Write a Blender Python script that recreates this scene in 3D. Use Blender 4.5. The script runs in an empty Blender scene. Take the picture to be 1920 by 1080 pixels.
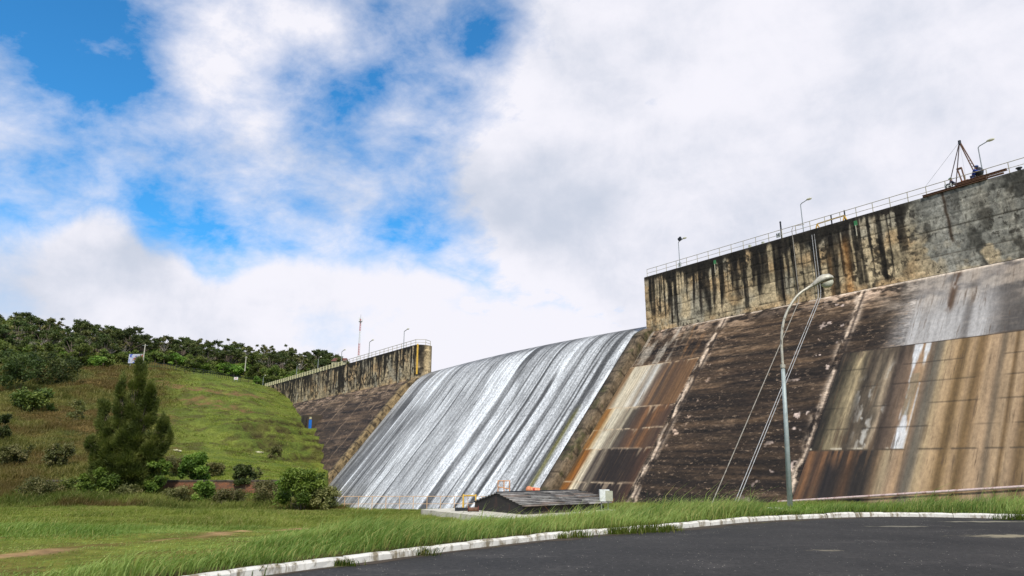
import bpy, math, random
import numpy as np
from mathutils import Vector
rad = math.radians
# ------------------------------------------------------------------ camera
F = 1280.0; PITCH = rad(14.45); CP, SP = math.cos(PITCH), math.sin(PITCH); EYE = 1.6
scene = bpy.context.scene
cam = bpy.data.cameras.new('camera'); camo = bpy.data.objects.new('camera', cam)
scene.collection.objects.link(camo); scene.camera = camo
cam.sensor_width = 36; cam.lens = 24; cam.clip_end = 6000; cam.clip_start = 0.1
camo.location = (0, 0, EYE); camo.rotation_euler = (math.pi/2 + PITCH, 0, 0)

def ray(x, y):
    v = 540.0 - y
    return np.array([x-960.0, F*CP - v*SP, F*SP + v*CP])
def at(x, y, Y):
    r = ray(x, y); return r*(Y/r[1]) + np.array([0, 0, EYE])
def onz(x, y, z):
    r = ray(x, y); return r*((z-EYE)/r[2]) + np.array([0, 0, EYE])
# ------------------------------------------------------------------ sun + sky
SUN_EL, SUN_AZ = rad(48), rad(170)          # azimuth clockwise from +Y
sd = Vector((math.sin(SUN_AZ)*math.cos(SUN_EL), math.cos(SUN_AZ)*math.cos(SUN_EL), math.sin(SUN_EL)))
sun = bpy.data.lights.new('sun', 'SUN'); sun.energy = 3.3; sun.angle = rad(1.5); sun.color = (1, .95, .87)
suno = bpy.data.objects.new('sun', sun); scene.collection.objects.link(suno)
suno.rotation_euler = sd.to_track_quat('Z', 'Y').to_euler()
vs = scene.view_settings; vs.view_transform = 'Standard'; vs.look = 'None'; vs.exposure = 0.22; vs.gamma = 1
try: vs.use_curve_mapping = False
except Exception: pass

world = bpy.data.worlds.new("World"); scene.world = world; world.use_nodes = True

class NT:
    def __init__(s, tree): s.t = tree; s.n = tree.nodes; s.l = tree.links
    def new(s, typ, **kw):
        n = s.n.new(typ)
        for k, v in kw.items():
            if k.startswith('i_'):
                k2 = k[2:]; k2 = int(k2) if k2.isdigit() else k2
                n.inputs[k2].default_value = v
            else: setattr(n, k, v)
        return n
    def link(s, a, b): s.l.new(a, b)
    def val(s, x, inp):
        if isinstance(x, (int, float)): inp.default_value = x
        elif isinstance(x, (tuple, list)): inp.default_value = x
        else: s.l.new(x, inp)
    def math(s, op, a, b=None, c=None, clamp=False):
        n = s.n.new('ShaderNodeMath'); n.operation = op; n.use_clamp = clamp
        s.val(a, n.inputs[0])
        if b is not None: s.val(b, n.inputs[1])
        if c is not None: s.val(c, n.inputs[2])
        return n.outputs[0]
    def noise(s, vec, scale, detail=4, rough=.55, dist=0, dim='3D', out=0):
        n = s.n.new('ShaderNodeTexNoise'); n.noise_dimensions = dim
        n.inputs['Scale'].default_value = scale; n.inputs['Detail'].default_value = detail
        n.inputs['Roughness'].default_value = rough; n.inputs['Distortion'].default_value = dist
        if vec is not None: s.l.new(vec, n.inputs['Vector'])
        return n.outputs[out]
    def mapping(s, vec, scale=(1, 1, 1), loc=(0, 0, 0), rot=(0, 0, 0)):
        n = s.n.new('ShaderNodeMapping'); n.inputs['Scale'].default_value = scale
        n.inputs['Location'].default_value = loc; n.inputs['Rotation'].default_value = rot
        s.l.new(vec, n.inputs['Vector']); return n.outputs[0]
    def mrange(s, v, a, b, c=0, d=1, smooth=False):
        n = s.n.new('ShaderNodeMapRange')
        if smooth: n.interpolation_type = 'SMOOTHSTEP'
        s.val(v, n.inputs[0])
        for i, q in enumerate((a, b, c, d)): n.inputs[i+1].default_value = q
        return n.outputs[0]
    def mix(s, f, a, b, mode='MIX'):
        n = s.n.new('ShaderNodeMix'); n.data_type = 'RGBA'; n.blend_type = mode
        s.val(f, n.inputs[0]); s.val(a, n.inputs[6]); s.val(b, n.inputs[7]); return n.outputs[2]

def s2l(c):
    c = np.asarray(c, float)/255.0
    return np.where(c <= .04045, c/12.92, ((c+.055)/1.055)**2.4)
def C4(r, g, b):
    l = s2l([r, g, b]); return (float(l[0]), float(l[1]), float(l[2]), 1)

def build_world():
    T = NT(world.node_tree); T.n.clear()
    out = T.new('ShaderNodeOutputWorld'); tc = T.new('ShaderNodeTexCoord')
    sky = T.new('ShaderNodeTexSky'); sky.sky_type = 'NISHITA'; sky.sun_disc = False
    sky.sun_elevation = SUN_EL; sky.sun_rotation = SUN_AZ
    sky.air_density = 1.0; sky.dust_density = .4; sky.ozone_density = 3.0
    g = tc.outputs['Generated']
    nrm = T.new('ShaderNodeVectorMath', operation='NORMALIZE'); T.link(g, nrm.inputs[0]); D = nrm.outputs[0]
    sep = T.new('ShaderNodeSeparateXYZ'); T.link(D, sep.inputs[0])
    # flat cloud-deck coordinates
    h = T.math('ADD', T.math('MAXIMUM', sep.outputs[2], 0), .42)
    cmb = T.new('ShaderNodeCombineXYZ')
    T.link(T.math('DIVIDE', sep.outputs[0], h), cmb.inputs[0]); T.link(T.math('DIVIDE', sep.outputs[1], h), cmb.inputs[1])
    P = cmb.outputs[0]
    n1 = T.noise(T.mapping(P, (1, 1, 1), (3.1, 1.7, 0)), 4.2, 10, .62, .4)
    n2 = T.noise(T.mapping(P, (1.0, 1.15, 1), (7.7, 4.2, 2), (0, 0, .9)), 9.0, 9, .62, .15)
    n3 = T.noise(T.mapping(P, (1, 1, 1), (11, 3, 5)), 2.2, 5, .5)
    n4 = T.noise(D, 9.0, 9, .62, .2); n5 = T.noise(T.mapping(D, (1, 1, 2.2), (4, 1, 7)), 3.2, 6, .55)
    def blob(x, y, r0, r1, amp, acc):
        v = ray(x, y); v = v/np.linalg.norm(v)
        dt = T.new('ShaderNodeVectorMath', operation='DOT_PRODUCT'); T.link(D, dt.inputs[0]); dt.inputs[1].default_value = tuple(v)
        m = T.mrange(dt.outputs['Value'], math.cos(rad(r1)), math.cos(rad(r0)), 0, amp, True)
        return T.math('ADD', acc, m)
    # high wispy veil with holes
    cov = T.math('ADD', T.math('MULTIPLY_ADD', T.math('SUBTRACT', n1, .5), 1.15, .53), T.math('MULTIPLY', T.math('SUBTRACT', n2, .5), 2.3))
    for b in [(1450, 230, 6, 27, .75), (1800, 450, 5, 24, .6), (1800, 50, 5, 24, .5), (1080, 300, 3, 11, .45), (1000, 380, 3, 9, .3), (1000, 560, 3, 14, .5), (390, 100, .5, 4.5, .42), (570, 80, .5, 4.5, .36), (470, 130, .5, 3, .2), (560, 330, 1, 9, .06), (80, 230, 1, 8, .34), (380, 320, 1, 8, .10),
              (0, 30, 3, 12, -.62), (170, 90, 1, 6, -.25), (210, 235, 1, 7, -.34), (620, 165, .5, 5.5, -.45), (830, 80, 1, 8, -.42), (900, 60, .5, 4, -.2), (760, 400, .5, 5, -.36), (860, 465, .5, 4.5, -.5), (330, 425, .5, 5, -.42), (20, 360, .5, 4, -.35), (100, 350, .5, 4, -.25), (330, 330, .5, 4, -.2), (430, 400, .5, 5, -.28), (660, 230, .5, 6, -.15), (1500, 425, .5, 5, -.75), (1620, 400, .5, 3, -.3)]:
        cov = blob(*b, cov)
    veil = T.mrange(cov, -.2, 1.15, .0, 1.0)
    # low cumulus bank with a billowy upper edge; its height follows the azimuth
    az = T.math('ARCTAN2', sep.outputs[0], sep.outputs[1]); elv = T.math('ARCSINE', sep.outputs[2])
    fc = T.new('ShaderNodeFloatCurve'); pts = []
    for x, y in ((-300, 420), (0, 402), (120, 402), (150, 378), (175, 362), (205, 358), (240, 370), (262, 398), (285, 425), (330, 440), (400, 484), (470, 470), (520, 440), (640, 448), (700, 452), (820, 476), (900, 500), (980, 522), (1150, 560), (1600, 640), (2200, 640)):
        v = ray(x, y+14); v = v/np.linalg.norm(v); pts.append(((math.atan2(v[0], v[1])+1.2)/2.4, math.asin(v[2])/1.0))
    c = fc.mapping.curves[0]; c.points[0].location = (0, pts[0][1]); c.points[-1].location = (1, pts[-1][1])
    for p_ in pts: c.points.new(*p_)
    for p_ in c.points: p_.handle_type = 'AUTO_CLAMPED'
    fc.mapping.update(); T.link(T.mrange(az, -1.2, 1.2), fc.inputs['Value'])
    dlt = T.math('SUBTRACT', fc.outputs[0], elv); dlt = T.math('ADD', dlt, T.math('MULTIPLY', T.math('SUBTRACT', n4, .5), .085))
    bank = T.math('MULTIPLY', T.mrange(dlt, -.016, .034, 0, 1, True), T.mrange(T.math('ADD', n5, T.math('MULTIPLY', n4, .4)), .38, .66, .60, 1))
    mask = T.math('MAXIMUM', veil, bank)
    # cloud shade
    sh = T.math('MULTIPLY_ADD', T.math('SUBTRACT', n5, .5), 1.5, .64)
    sh = T.math('ADD', sh, T.math('MULTIPLY_ADD', n4, 1.3, -.65))
    for b in [(980, 385, 1, 8, -.34), (1080, 395, 1, 8, -.26), (900, 380, 1, 5, -.12), (240, 460, 1, 5, -.2), (130, 455, 1, 6, -.15), (340, 500, 1, 5, -.25), (60, 490, 1, 8, -.1), (30, 430, .5, 4, .3), (200, 375, .5, 4, .5), (480, 90, 1, 8, .35), (900, 620, 3, 12, .5), (420, 470, .5, 5, .3), (1000, 290, 2, 7, .3), (700, 640, 3, 12, .3)]:
        sh = blob(*b, sh)
    sh = T.mrange(sh, 0, 1, 0, 1, True)
    ccol = T.mix(sh, C4(190, 197, 212), C4(230, 229, 237))
    b1 = T.new('ShaderNodeBackground'); b2 = T.new('ShaderNodeBackground')
    tint = T.mix(1.0, sky.outputs[0], (.34, 1.08, 1.44, 1), 'MULTIPLY')
    # thin veil whitens the blue towards the horizon
    T.link(tint, b1.inputs[0]); b1.inputs[1].default_value = .12
    T.link(ccol, b2.inputs[0]); b2.inputs[1].default_value = 1.0
    mx = T.new('ShaderNodeMixShader'); T.link(mask, mx.inputs[0]); T.link(b1.outputs[0], mx.inputs[1]); T.link(b2.outputs[0], mx.inputs[2])
    T.link(mx.outputs[0], out.inputs[0])
build_world()

# ------------------------------------------------------------------ helpers
rng = np.random.default_rng(7)
def _h(ix, iy, seed):
    n = (ix.astype(np.int64)*374761393 + iy.astype(np.int64)*668265263 + seed*1442695041) & 0x7fffffff
    n = ((n ^ (n >> 13))*1274126177) & 0x7fffffff
    n = n ^ (n >> 16)
    return (n & 0xffff)/65535.0
def vn(x, y, seed=0):
    x = np.asarray(x, float); y = np.asarray(y, float); x, y = np.broadcast_arrays(x, y)
    ix = np.floor(x); iy = np.floor(y); fx = x-ix; fy = y-iy
    fx = fx*fx*(3-2*fx); fy = fy*fy*(3-2*fy)
    a = _h(ix, iy, seed); b = _h(ix+1, iy, seed); c = _h(ix, iy+1, seed); d_ = _h(ix+1, iy+1, seed)
    return (a*(1-fx)+b*fx)*(1-fy) + (c*(1-fx)+d_*fx)*fy
def fbm(x, y, seed=0, o=4, g=.55):
    s = 0; a = 1; t = 0
    for i in range(o):
        s = s + a*vn(np.asarray(x)*2**i, np.asarray(y)*2**i, seed+i*17); t += a; a *= g
    return s/t
def sst(x, a, b):
    t = np.clip((np.asarray(x, float)-a)/(b-a), 0, 1); return t*t*(3-2*t)
def mixc(c, col, m):
    m = np.clip(np.asarray(m, float), 0, 1)[..., None]; return c*(1-m) + np.asarray(col, float)*m
def pal(x, xs, cols):
    xs = np.asarray(xs, float); cols = np.asarray(cols, float); o = np.argsort(xs)
    return np.stack([np.interp(x, xs[o], cols[o, k]) for k in range(3)], -1)

def link(o, parent=None):
    scene.collection.objects.link(o)
    if parent is not None: o.parent = parent
    return o
def tag(o, label=None, cat=None, group=None, kind=None):
    if label: o['label'] = label
    if cat: o['category'] = cat
    if group: o['group'] = group
    if kind: o['kind'] = kind
    return o
def thing(name, label, cat, loc=(0, 0, 0), rotz=0, group=None):
    o = bpy.data.objects.new(name, None); link(o); o.empty_display_size = .3
    o.location = tuple(float(v) for v in loc); o.rotation_euler = (0, 0, rotz)
    return tag(o, label, cat, group)
def np_mesh(name, V, Fc, mat, parent=None, col=None, uv=None, smooth=False):
    V = np.asarray(V, np.float32); Fc = np.asarray(Fc, np.int32); k = Fc.shape[1]
    me = bpy.data.meshes.new(name); me.vertices.add(len(V)); me.vertices.foreach_set('co', V.ravel())
    me.loops.add(Fc.size); me.loops.foreach_set('vertex_index', Fc.ravel())
    me.polygons.add(len(Fc)); me.polygons.foreach_set('loop_start', np.arange(0, Fc.size, k, dtype=np.int32))
    me.polygons.foreach_set('loop_total', np.full(len(Fc), k, np.int32))
    if smooth: me.polygons.foreach_set('use_smooth', np.ones(len(Fc), bool))
    me.update(calc_edges=True)
    if col is not None:
        a = me.color_attributes.new('Col', 'FLOAT_COLOR', 'POINT')
        c = np.ones((len(V), 4), np.float32); c[:, :3] = col; a.data.foreach_set('color', c.ravel())
    if uv is not None:
        u = me.uv_layers.new(name='UVMap'); u.data.foreach_set('uv', np.asarray(uv, np.float32)[Fc.ravel()].ravel())
    me.materials.append(mat)
    return link(bpy.data.objects.new(name, me), parent)

class MB:
    """collects shapes (in the coordinates of the parent) for ONE mesh"""
    def __init__(s): s.v = []; s.f = []
    def add(s, vs_, fs):
        n = len(s.v); s.v += [tuple(float(q) for q in v) for v in vs_]; s.f += [tuple(i+n for i in f) for f in fs]; return s
    def box(s, c, size, ax=None):
        ax = ax or ((1, 0, 0), (0, 1, 0), (0, 0, 1)); ax = [np.array(a, float) for a in ax]; c = np.array(c, float)
        V = [c + ax[0]*sx*size[0]/2 + ax[1]*sy*size[1]/2 + ax[2]*sz*size[2]/2 for sz in (-1, 1) for sy in (-1, 1) for sx in (-1, 1)]
        return s.add(V, [(0, 2, 3, 1), (4, 5, 7, 6), (0, 1, 5, 4), (2, 6, 7, 3), (0, 4, 6, 2), (1, 3, 7, 5)])
    def tube(s, pts, r, n=8, cap=True):
        pts = [Vector(p) for p in pts]; rs = r if isinstance(r, (list, tuple)) else [r]*len(pts)
        V = []; up = Vector((0, 0, 1)); prev = None
        for i, p in enumerate(pts):
            t = (pts[min(i+1, len(pts)-1)] - pts[max(i-1, 0)]).normalized()
            if prev is None:
                a = t.cross(up if abs(t.z) < .95 else Vector((1, 0, 0))).normalized()
            else:
                a = (prev - t*prev.dot(t)).normalized()
            prev = a; b = t.cross(a)
            for k in range(n):
                q = 2*math.pi*k/n; V.append(p + (a*math.cos(q)+b*math.sin(q))*rs[i])
        Fc = []
        for i in range(len(pts)-1):
            for k in range(n):
                k2 = (k+1) % n; Fc.append((i*n+k, i*n+k2, (i+1)*n+k2, (i+1)*n+k))
        if cap: Fc.append(tuple(range(n-1, -1, -1))); Fc.append(tuple((len(pts)-1)*n+k for k in range(n)))
        return s.add(V, Fc)
    def ball(s, c, r, n=10, m=6, sc=(1, 1, 1)):
        V = []; Fc = []
        for i in range(m+1):
            th = math.pi*i/m
            for k in range(n):
                q = 2*math.pi*k/n
                V.append((c[0]+r*sc[0]*math.sin(th)*math.cos(q), c[1]+r*sc[1]*math.sin(th)*math.sin(q), c[2]+r*sc[2]*math.cos(th)))
        for i in range(m):
            for k in range(n): Fc.append((i*n+k, (i+1)*n+k, (i+1)*n+(k+1) % n, i*n+(k+1) % n))
        return s.add(V, Fc)
    def build(s, name, mat, parent=None, smooth=False, world=True, col=None):
        V = np.array(s.v)
        if parent is not None and world: V = V - np.array(parent.location if parent.parent is None else parent.parent.location)
        me = bpy.data.meshes.new(name); me.from_pydata(V.tolist(), [], s.f); me.update()
        if smooth: me.polygons.foreach_set('use_smooth', np.ones(len(me.polygons), bool))
        me.materials.append(mat)
        return link(bpy.data.objects.new(name, me), parent)

# ------------------------------------------------------------------ materials
def base_mat(name):
    m = bpy.data.materials.new(name); m.use_nodes = True; T = NT(m.node_tree); T.n.clear()
    out = T.new('ShaderNodeOutputMaterial'); b = T.new('ShaderNodeBsdfPrincipled'); T.link(b.outputs[0], out.inputs[0])
    return m, T, b, out
def simple(name, rgb, rough=.6, metal=0, var=.18, scale=6.0, bump=.0, dirt=None, ds=2.0, dth=.55):
    m, T, b, out = base_mat(name)
    tc = T.new('ShaderNodeTexCoord'); n = T.noise(tc.outputs['Object'], scale, 5, .6)
    k = T.mrange(n, .3, .7, 1-var, 1+var)
    c = T.mix(1.0, C4(*rgb), (1, 1, 1, 1), 'MULTIPLY')
    vm = T.new('ShaderNodeVectorMath', operation='SCALE'); T.link(c, vm.inputs[0]); T.link(k, vm.inputs['Scale'])
    col = vm.outputs[0]
    if dirt:
        n2 = T.noise(T.mapping(tc.outputs['Object'], (1, 1, .35)), ds, 6, .65)
        col = T.mix(T.mrange(n2, dth, dth+.12, 0, 1), col, C4(*dirt))
    T.link(col, b.inputs['Base Color']); b.inputs['Roughness'].default_value = rough; b.inputs['Metallic'].default_value = metal
    if bump:
        bp = T.new('ShaderNodeBump'); bp.inputs['Strength'].default_value = bump; bp.inputs['Distance'].default_value = .02
        T.link(T.noise(tc.outputs['Object'], scale*4, 5, .6), bp.inputs['Height']); T.link(bp.outputs[0], b.inputs['Normal'])
    return m
def attr_mat(name, rough=.85, n_sc=((3, 3, 1), 2.0), amp=.35, fine=((8, 8, 1), 3.0), famp=.25, bump=.4, bdist=.05, spec=.3, speck=None):
    """colour attribute x procedural grain in the surface's own (along, up) coordinates"""
    m, T, b, out = base_mat(name)
    at_ = T.new('ShaderNodeVertexColor'); at_.layer_name = 'Col'
    uv = T.new('ShaderNodeUVMap'); uv.uv_map = 'UVMap'; U = uv.outputs[0]
    n1 = T.noise(T.mapping(U, n_sc[0]), n_sc[1], 6, .65); n2 = T.noise(T.mapping(U, fine[0]), fine[1], 5, .7)
    k = T.math('MULTIPLY', T.mrange(n1, .3, .7, 1-amp, 1+amp), T.mrange(n2, .3, .7, 1-famp, 1+famp))
    vm = T.new('ShaderNodeVectorMath', operation='SCALE'); T.link(at_.outputs[0], vm.inputs[0]); T.link(k, vm.inputs['Scale'])
    cc = vm.outputs[0]
    if speck:
        n3 = T.noise(T.mapping(U, speck[0][0], (5, 9, 0)), speck[0][1], 4, .7); n4 = T.noise(T.mapping(U, (.3, .5, 1), (1, 2, 0)), 1.0, 3, .6)
        cc = T.mix(T.math('MULTIPLY', T.mrange(n3, speck[2], speck[3], 0, .75), T.mrange(n4, .35, .6)), cc, C4(*speck[1]))
    T.link(cc, b.inputs['Base Color']); b.inputs['Roughness'].default_value = rough
    b.inputs['Specular IOR Level'].default_value = spec
    bp = T.new('ShaderNodeBump'); bp.inputs['Strength'].default_value = bump; bp.inputs['Distance'].default_value = bdist
    T.link(T.math('ADD', n1, T.math('MULTIPLY', n2, .6)), bp.inputs['Height']); T.link(bp.outputs[0], b.inputs['Normal'])
    return m
def foliage_mat(name, tr=.35, sheen=0):
    m = bpy.data.materials.new(name); m.use_nodes = True; T = NT(m.node_tree); T.n.clear()
    out = T.new('ShaderNodeOutputMaterial'); at_ = T.new('ShaderNodeVertexColor'); at_.layer_name = 'Col'
    d1 = T.new('ShaderNodeBsdfPrincipled'); d1.inputs['Roughness'].default_value = .6; d1.inputs['Specular IOR Level'].default_value = .25
    d2 = T.new('ShaderNodeBsdfTranslucent'); mx = T.new('ShaderNodeMixShader'); mx.inputs[0].default_value = tr
    geo = T.new('ShaderNodeObjectInfo')
    hs = T.new('ShaderNodeHueSaturation'); T.link(at_.outputs[0], hs.inputs['Color'])
    T.link(T.mrange(geo.outputs['Random'], 0, 1, .72, 1.25), hs.inputs['Value']); T.link(T.mrange(geo.outputs['Random'], 0, 1, .485, .51), hs.inputs['Hue'])
    T.link(hs.outputs[0], d1.inputs['Base Color']); T.link(T.mix(1.0, hs.outputs[0], (1.0, 1.15, .5, 1), 'MULTIPLY'), d2.inputs[0])
    T.link(d1.outputs[0], mx.inputs[1]); T.link(d2.outputs[0], mx.inputs[2]); T.link(mx.outputs[0], out.inputs[0])
    return m
M_rough = attr_mat('stained_rough_concrete', .8, ((.5, 1.6, 1), 1.6), .4, ((1.6, 4.2, 1), 1.5), .6, .55, .08, .3, speck=(((1.1, 3.0, 1), 1.6), (150, 126, 102), .58, .64))
M_smooth = attr_mat('stained_smooth_concrete', .75, ((2.2, .22, 1), 1.6), .2, ((2.5, 1.6, 1), 1.8), .22, .2, .02, .3, speck=(((2.4, .16, 1), 1.3), (84, 66, 48), .56, .62))
M_wall = attr_mat('stained_wall_concrete', .85, ((.7, .6, 1), 2.0), .28, ((2.2, 1.6, 1), 1.5), .6, .6, .05, .25, speck=(((1.5, 1.1, 1), 1.5), (46, 40, 32), .555, .59))
M_leaf = foliage_mat('leaves'); M_grass = foliage_mat('grass_blades', .4)
M_bark = simple('bark', (105, 92, 78), .9, bump=.5, scale=5)
M_palebark = simple('pale_bark', (150, 140, 125), .9, bump=.4, scale=5)
M_galv = simple('galvanised_steel', (140, 144, 142), .5, .3, dirt=(95, 90, 80), ds=3)
M_pole = simple('painted_grey_pole', (160, 168, 162), .5, .1, dirt=(105, 100, 88), ds=2.5, dth=.58)
M_dark = simple('dark_metal', (42, 44, 48), .5, .4)
M_rust = simple('rusty_steel', (112, 80, 60), .8, .1, dirt=(70, 42, 32), ds=3, bump=.3)
M_rail = simple('crest_rail_paint', (168, 160, 138), .6, dirt=(120, 90, 60), ds=5)
M_orange = simple('orange_rail_paint', (205, 140, 75), .6, dirt=(150, 90, 50), ds=5)
M_paleorange = simple('faded_orange_rail_paint', (214, 172, 128), .6, dirt=(170, 125, 90), ds=5)
M_yellow = simple('yellow_paint', (215, 170, 60), .6, dirt=(150, 110, 50), ds=4)
M_white = simple('white_paint', (215, 215, 208), .6, dirt=(150, 145, 135), ds=4)
M_cream = simple('weathered_cream_concrete', (185, 178, 140), .85, dirt=(120, 110, 85), ds=3)
M_lens = simple('lamp_glass', (205, 200, 175), .25)
M_lamphead = simple('lamp_housing', (186, 178, 158), .45, .2, dirt=(110, 100, 85), ds=9)
M_black = simple('black_print', (20, 20, 22), .6)
M_blue = simple('blue_door_paint', (20, 105, 190), .6, var=.1, dirt=(15, 70, 130), ds=2)
M_red = simple('red_paint', (180, 50, 42), .6)
M_green = simple('green_paint', (60, 125, 75), .7)

# ------------------------------------------------------------------ dam frame
_a = math.atan2(974, F/CP)
dv = np.array([-math.sin(_a), math.cos(_a)]); ev = np.array([math.cos(_a), math.sin(_a)])
D3 = (dv[0], dv[1], 0); E3 = (ev[0], ev[1], 0); Z3 = (0, 0, 1)
Q0 = 64.0; ZS = 17.6; SL = .84; ZC = 24.85
def W(s, q, z):
    s, q, z = np.broadcast_arrays(np.asarray(s, float), np.asarray(q, float), np.asarray(z, float))
    return np.stack([s*dv[0]+q*ev[0], s*dv[1]+q*ev[1], z], -1)
def qf(z): return Q0 - SL*(ZS-np.asarray(z, float))
def slope_px(x, y):
    r = ray(x, y); q = r[:2]@ev; t = (Q0-SL*(ZS-EYE))/(q-SL*r[2]); P = r*t+[0, 0, EYE]; return float(P[:2]@dv), float(P[2])
def wall_px(x, y, Q=Q0):
    r = ray(x, y); t = Q/(r[:2]@ev); P = r*t+[0, 0, EYE]; return float(P[:2]@dv), float(P[2])
def on_s(x, y, s):
    r = ray(x, y); t = s/(r[:2]@dv); P = r*t+[0, 0, EYE]; return float(P[:2]@ev), float(P[2])

def rough_col(s, z, lift=0.0):
    w = (vn(s*.11, z*.3, 3)-.5)*.45
    b = fbm(s*.04, (z+w*.4)*1.3, 11, 4)
    c = mixc(np.broadcast_to(np.array([42., 33, 26]), s.shape+(3,)).copy(), (78, 62, 47), sst(b, .25, .7))
    c = mixc(c, (110, 89, 68), sst(fbm(s*.2, z*1.6, 23, 4), .5, .72)*.5)
    up = sst(z, 9, 17.6)
    lam = fbm(s*.07, (z+w*.3)*2.6, 37, 4, .75); c = c*(1+(lam-.5)*1.5)[..., None]
    l = fbm(s*.45, (z+w*.4)*4.2, 31, 4, .65); thr = .62-.09*up-lift
    c = mixc(c, (178, 150, 124), sst(l, thr, thr+.09)*(.35+.5*up)*sst(vn(s*.35, z*.5, 5), .25, .6))
    c = mixc(c, (22, 17, 14), sst(fbm(s*.15, (z+w)*2.4, 47, 4), .58, .68)*.3)
    return c
def joint(c, s, z, sj, w=.55, seed=0, col=(214, 190, 164)):
    w = w*.85
    wob = (vn(z*.9, 0, seed)-.5)*.5
    g = np.exp(-((s-sj-wob)/w)**2); n = fbm(s*2.2, z*1.2, seed+5, 4)
    c = mixc(c, col, g*sst(n, .33, .56)*.95)
    return mixc(c, (38, 30, 25), np.exp(-((s-sj+w*.55)/.12)**2)*.8)
def hline(c, s, z, zj, m=1.0, w=.07, col=(200, 180, 155), seed=0, drip=.8):
    dz = z-zj-(vn(s*.5, 0, seed)-.5)*.15
    c = mixc(c, col, np.exp(-(dz/w)**2)*sst(vn(s*1.6, 1, seed+1), .2, .6)*m)
    dr = drip*vn(s*3.2, 2, seed+2)**2*2.0
    return mixc(c, col, sst(dz, 0, -.02)*(1-sst(-dz, dr*.3, dr+.05))*sst(vn(s*4, 3, seed+3), .62, .8)*.6*m)

XB = [1556, 1568, 1592, 1614, 1635, 1655, 1668, 1688, 1706, 1718, 1727, 1736, 1745, 1753, 1765, 1777, 1786, 1794, 1802, 1811, 1822, 1830, 1840, 1855, 1867, 1878, 1888, 1895, 1903, 1912, 1925, 1945, 1975, 2010, 2060, 2120, 2200]
CB = [(38, 33, 26), (52, 46, 34), (156, 138, 104), (62, 53, 42), (92, 80, 64), (130, 114, 92), (68, 56, 46), (100, 82, 66), (152, 122, 94), (164, 134, 100), (110, 92, 74), (98, 90, 76), (112, 100, 82), (160, 138, 104), (172, 144, 108), (158, 130, 94), (112, 88, 56), (100, 78, 48), (142, 116, 82), (158, 130, 96), (108, 84, 52), (124, 98, 66), (166, 138, 104), (164, 136, 104), (106, 90, 70), (158, 132, 100), (160, 134, 102), (104, 80, 50), (160, 134, 102), (150, 124, 94), (98, 76, 48), (140, 116, 84), (110, 86, 56), (156, 130, 96), (96, 76, 50), (150, 126, 92), (112, 90, 62)]
SB = [slope_px(x, 750)[0] for x in XB]
SJ1, SJ2 = 46.4, 30.7
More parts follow.
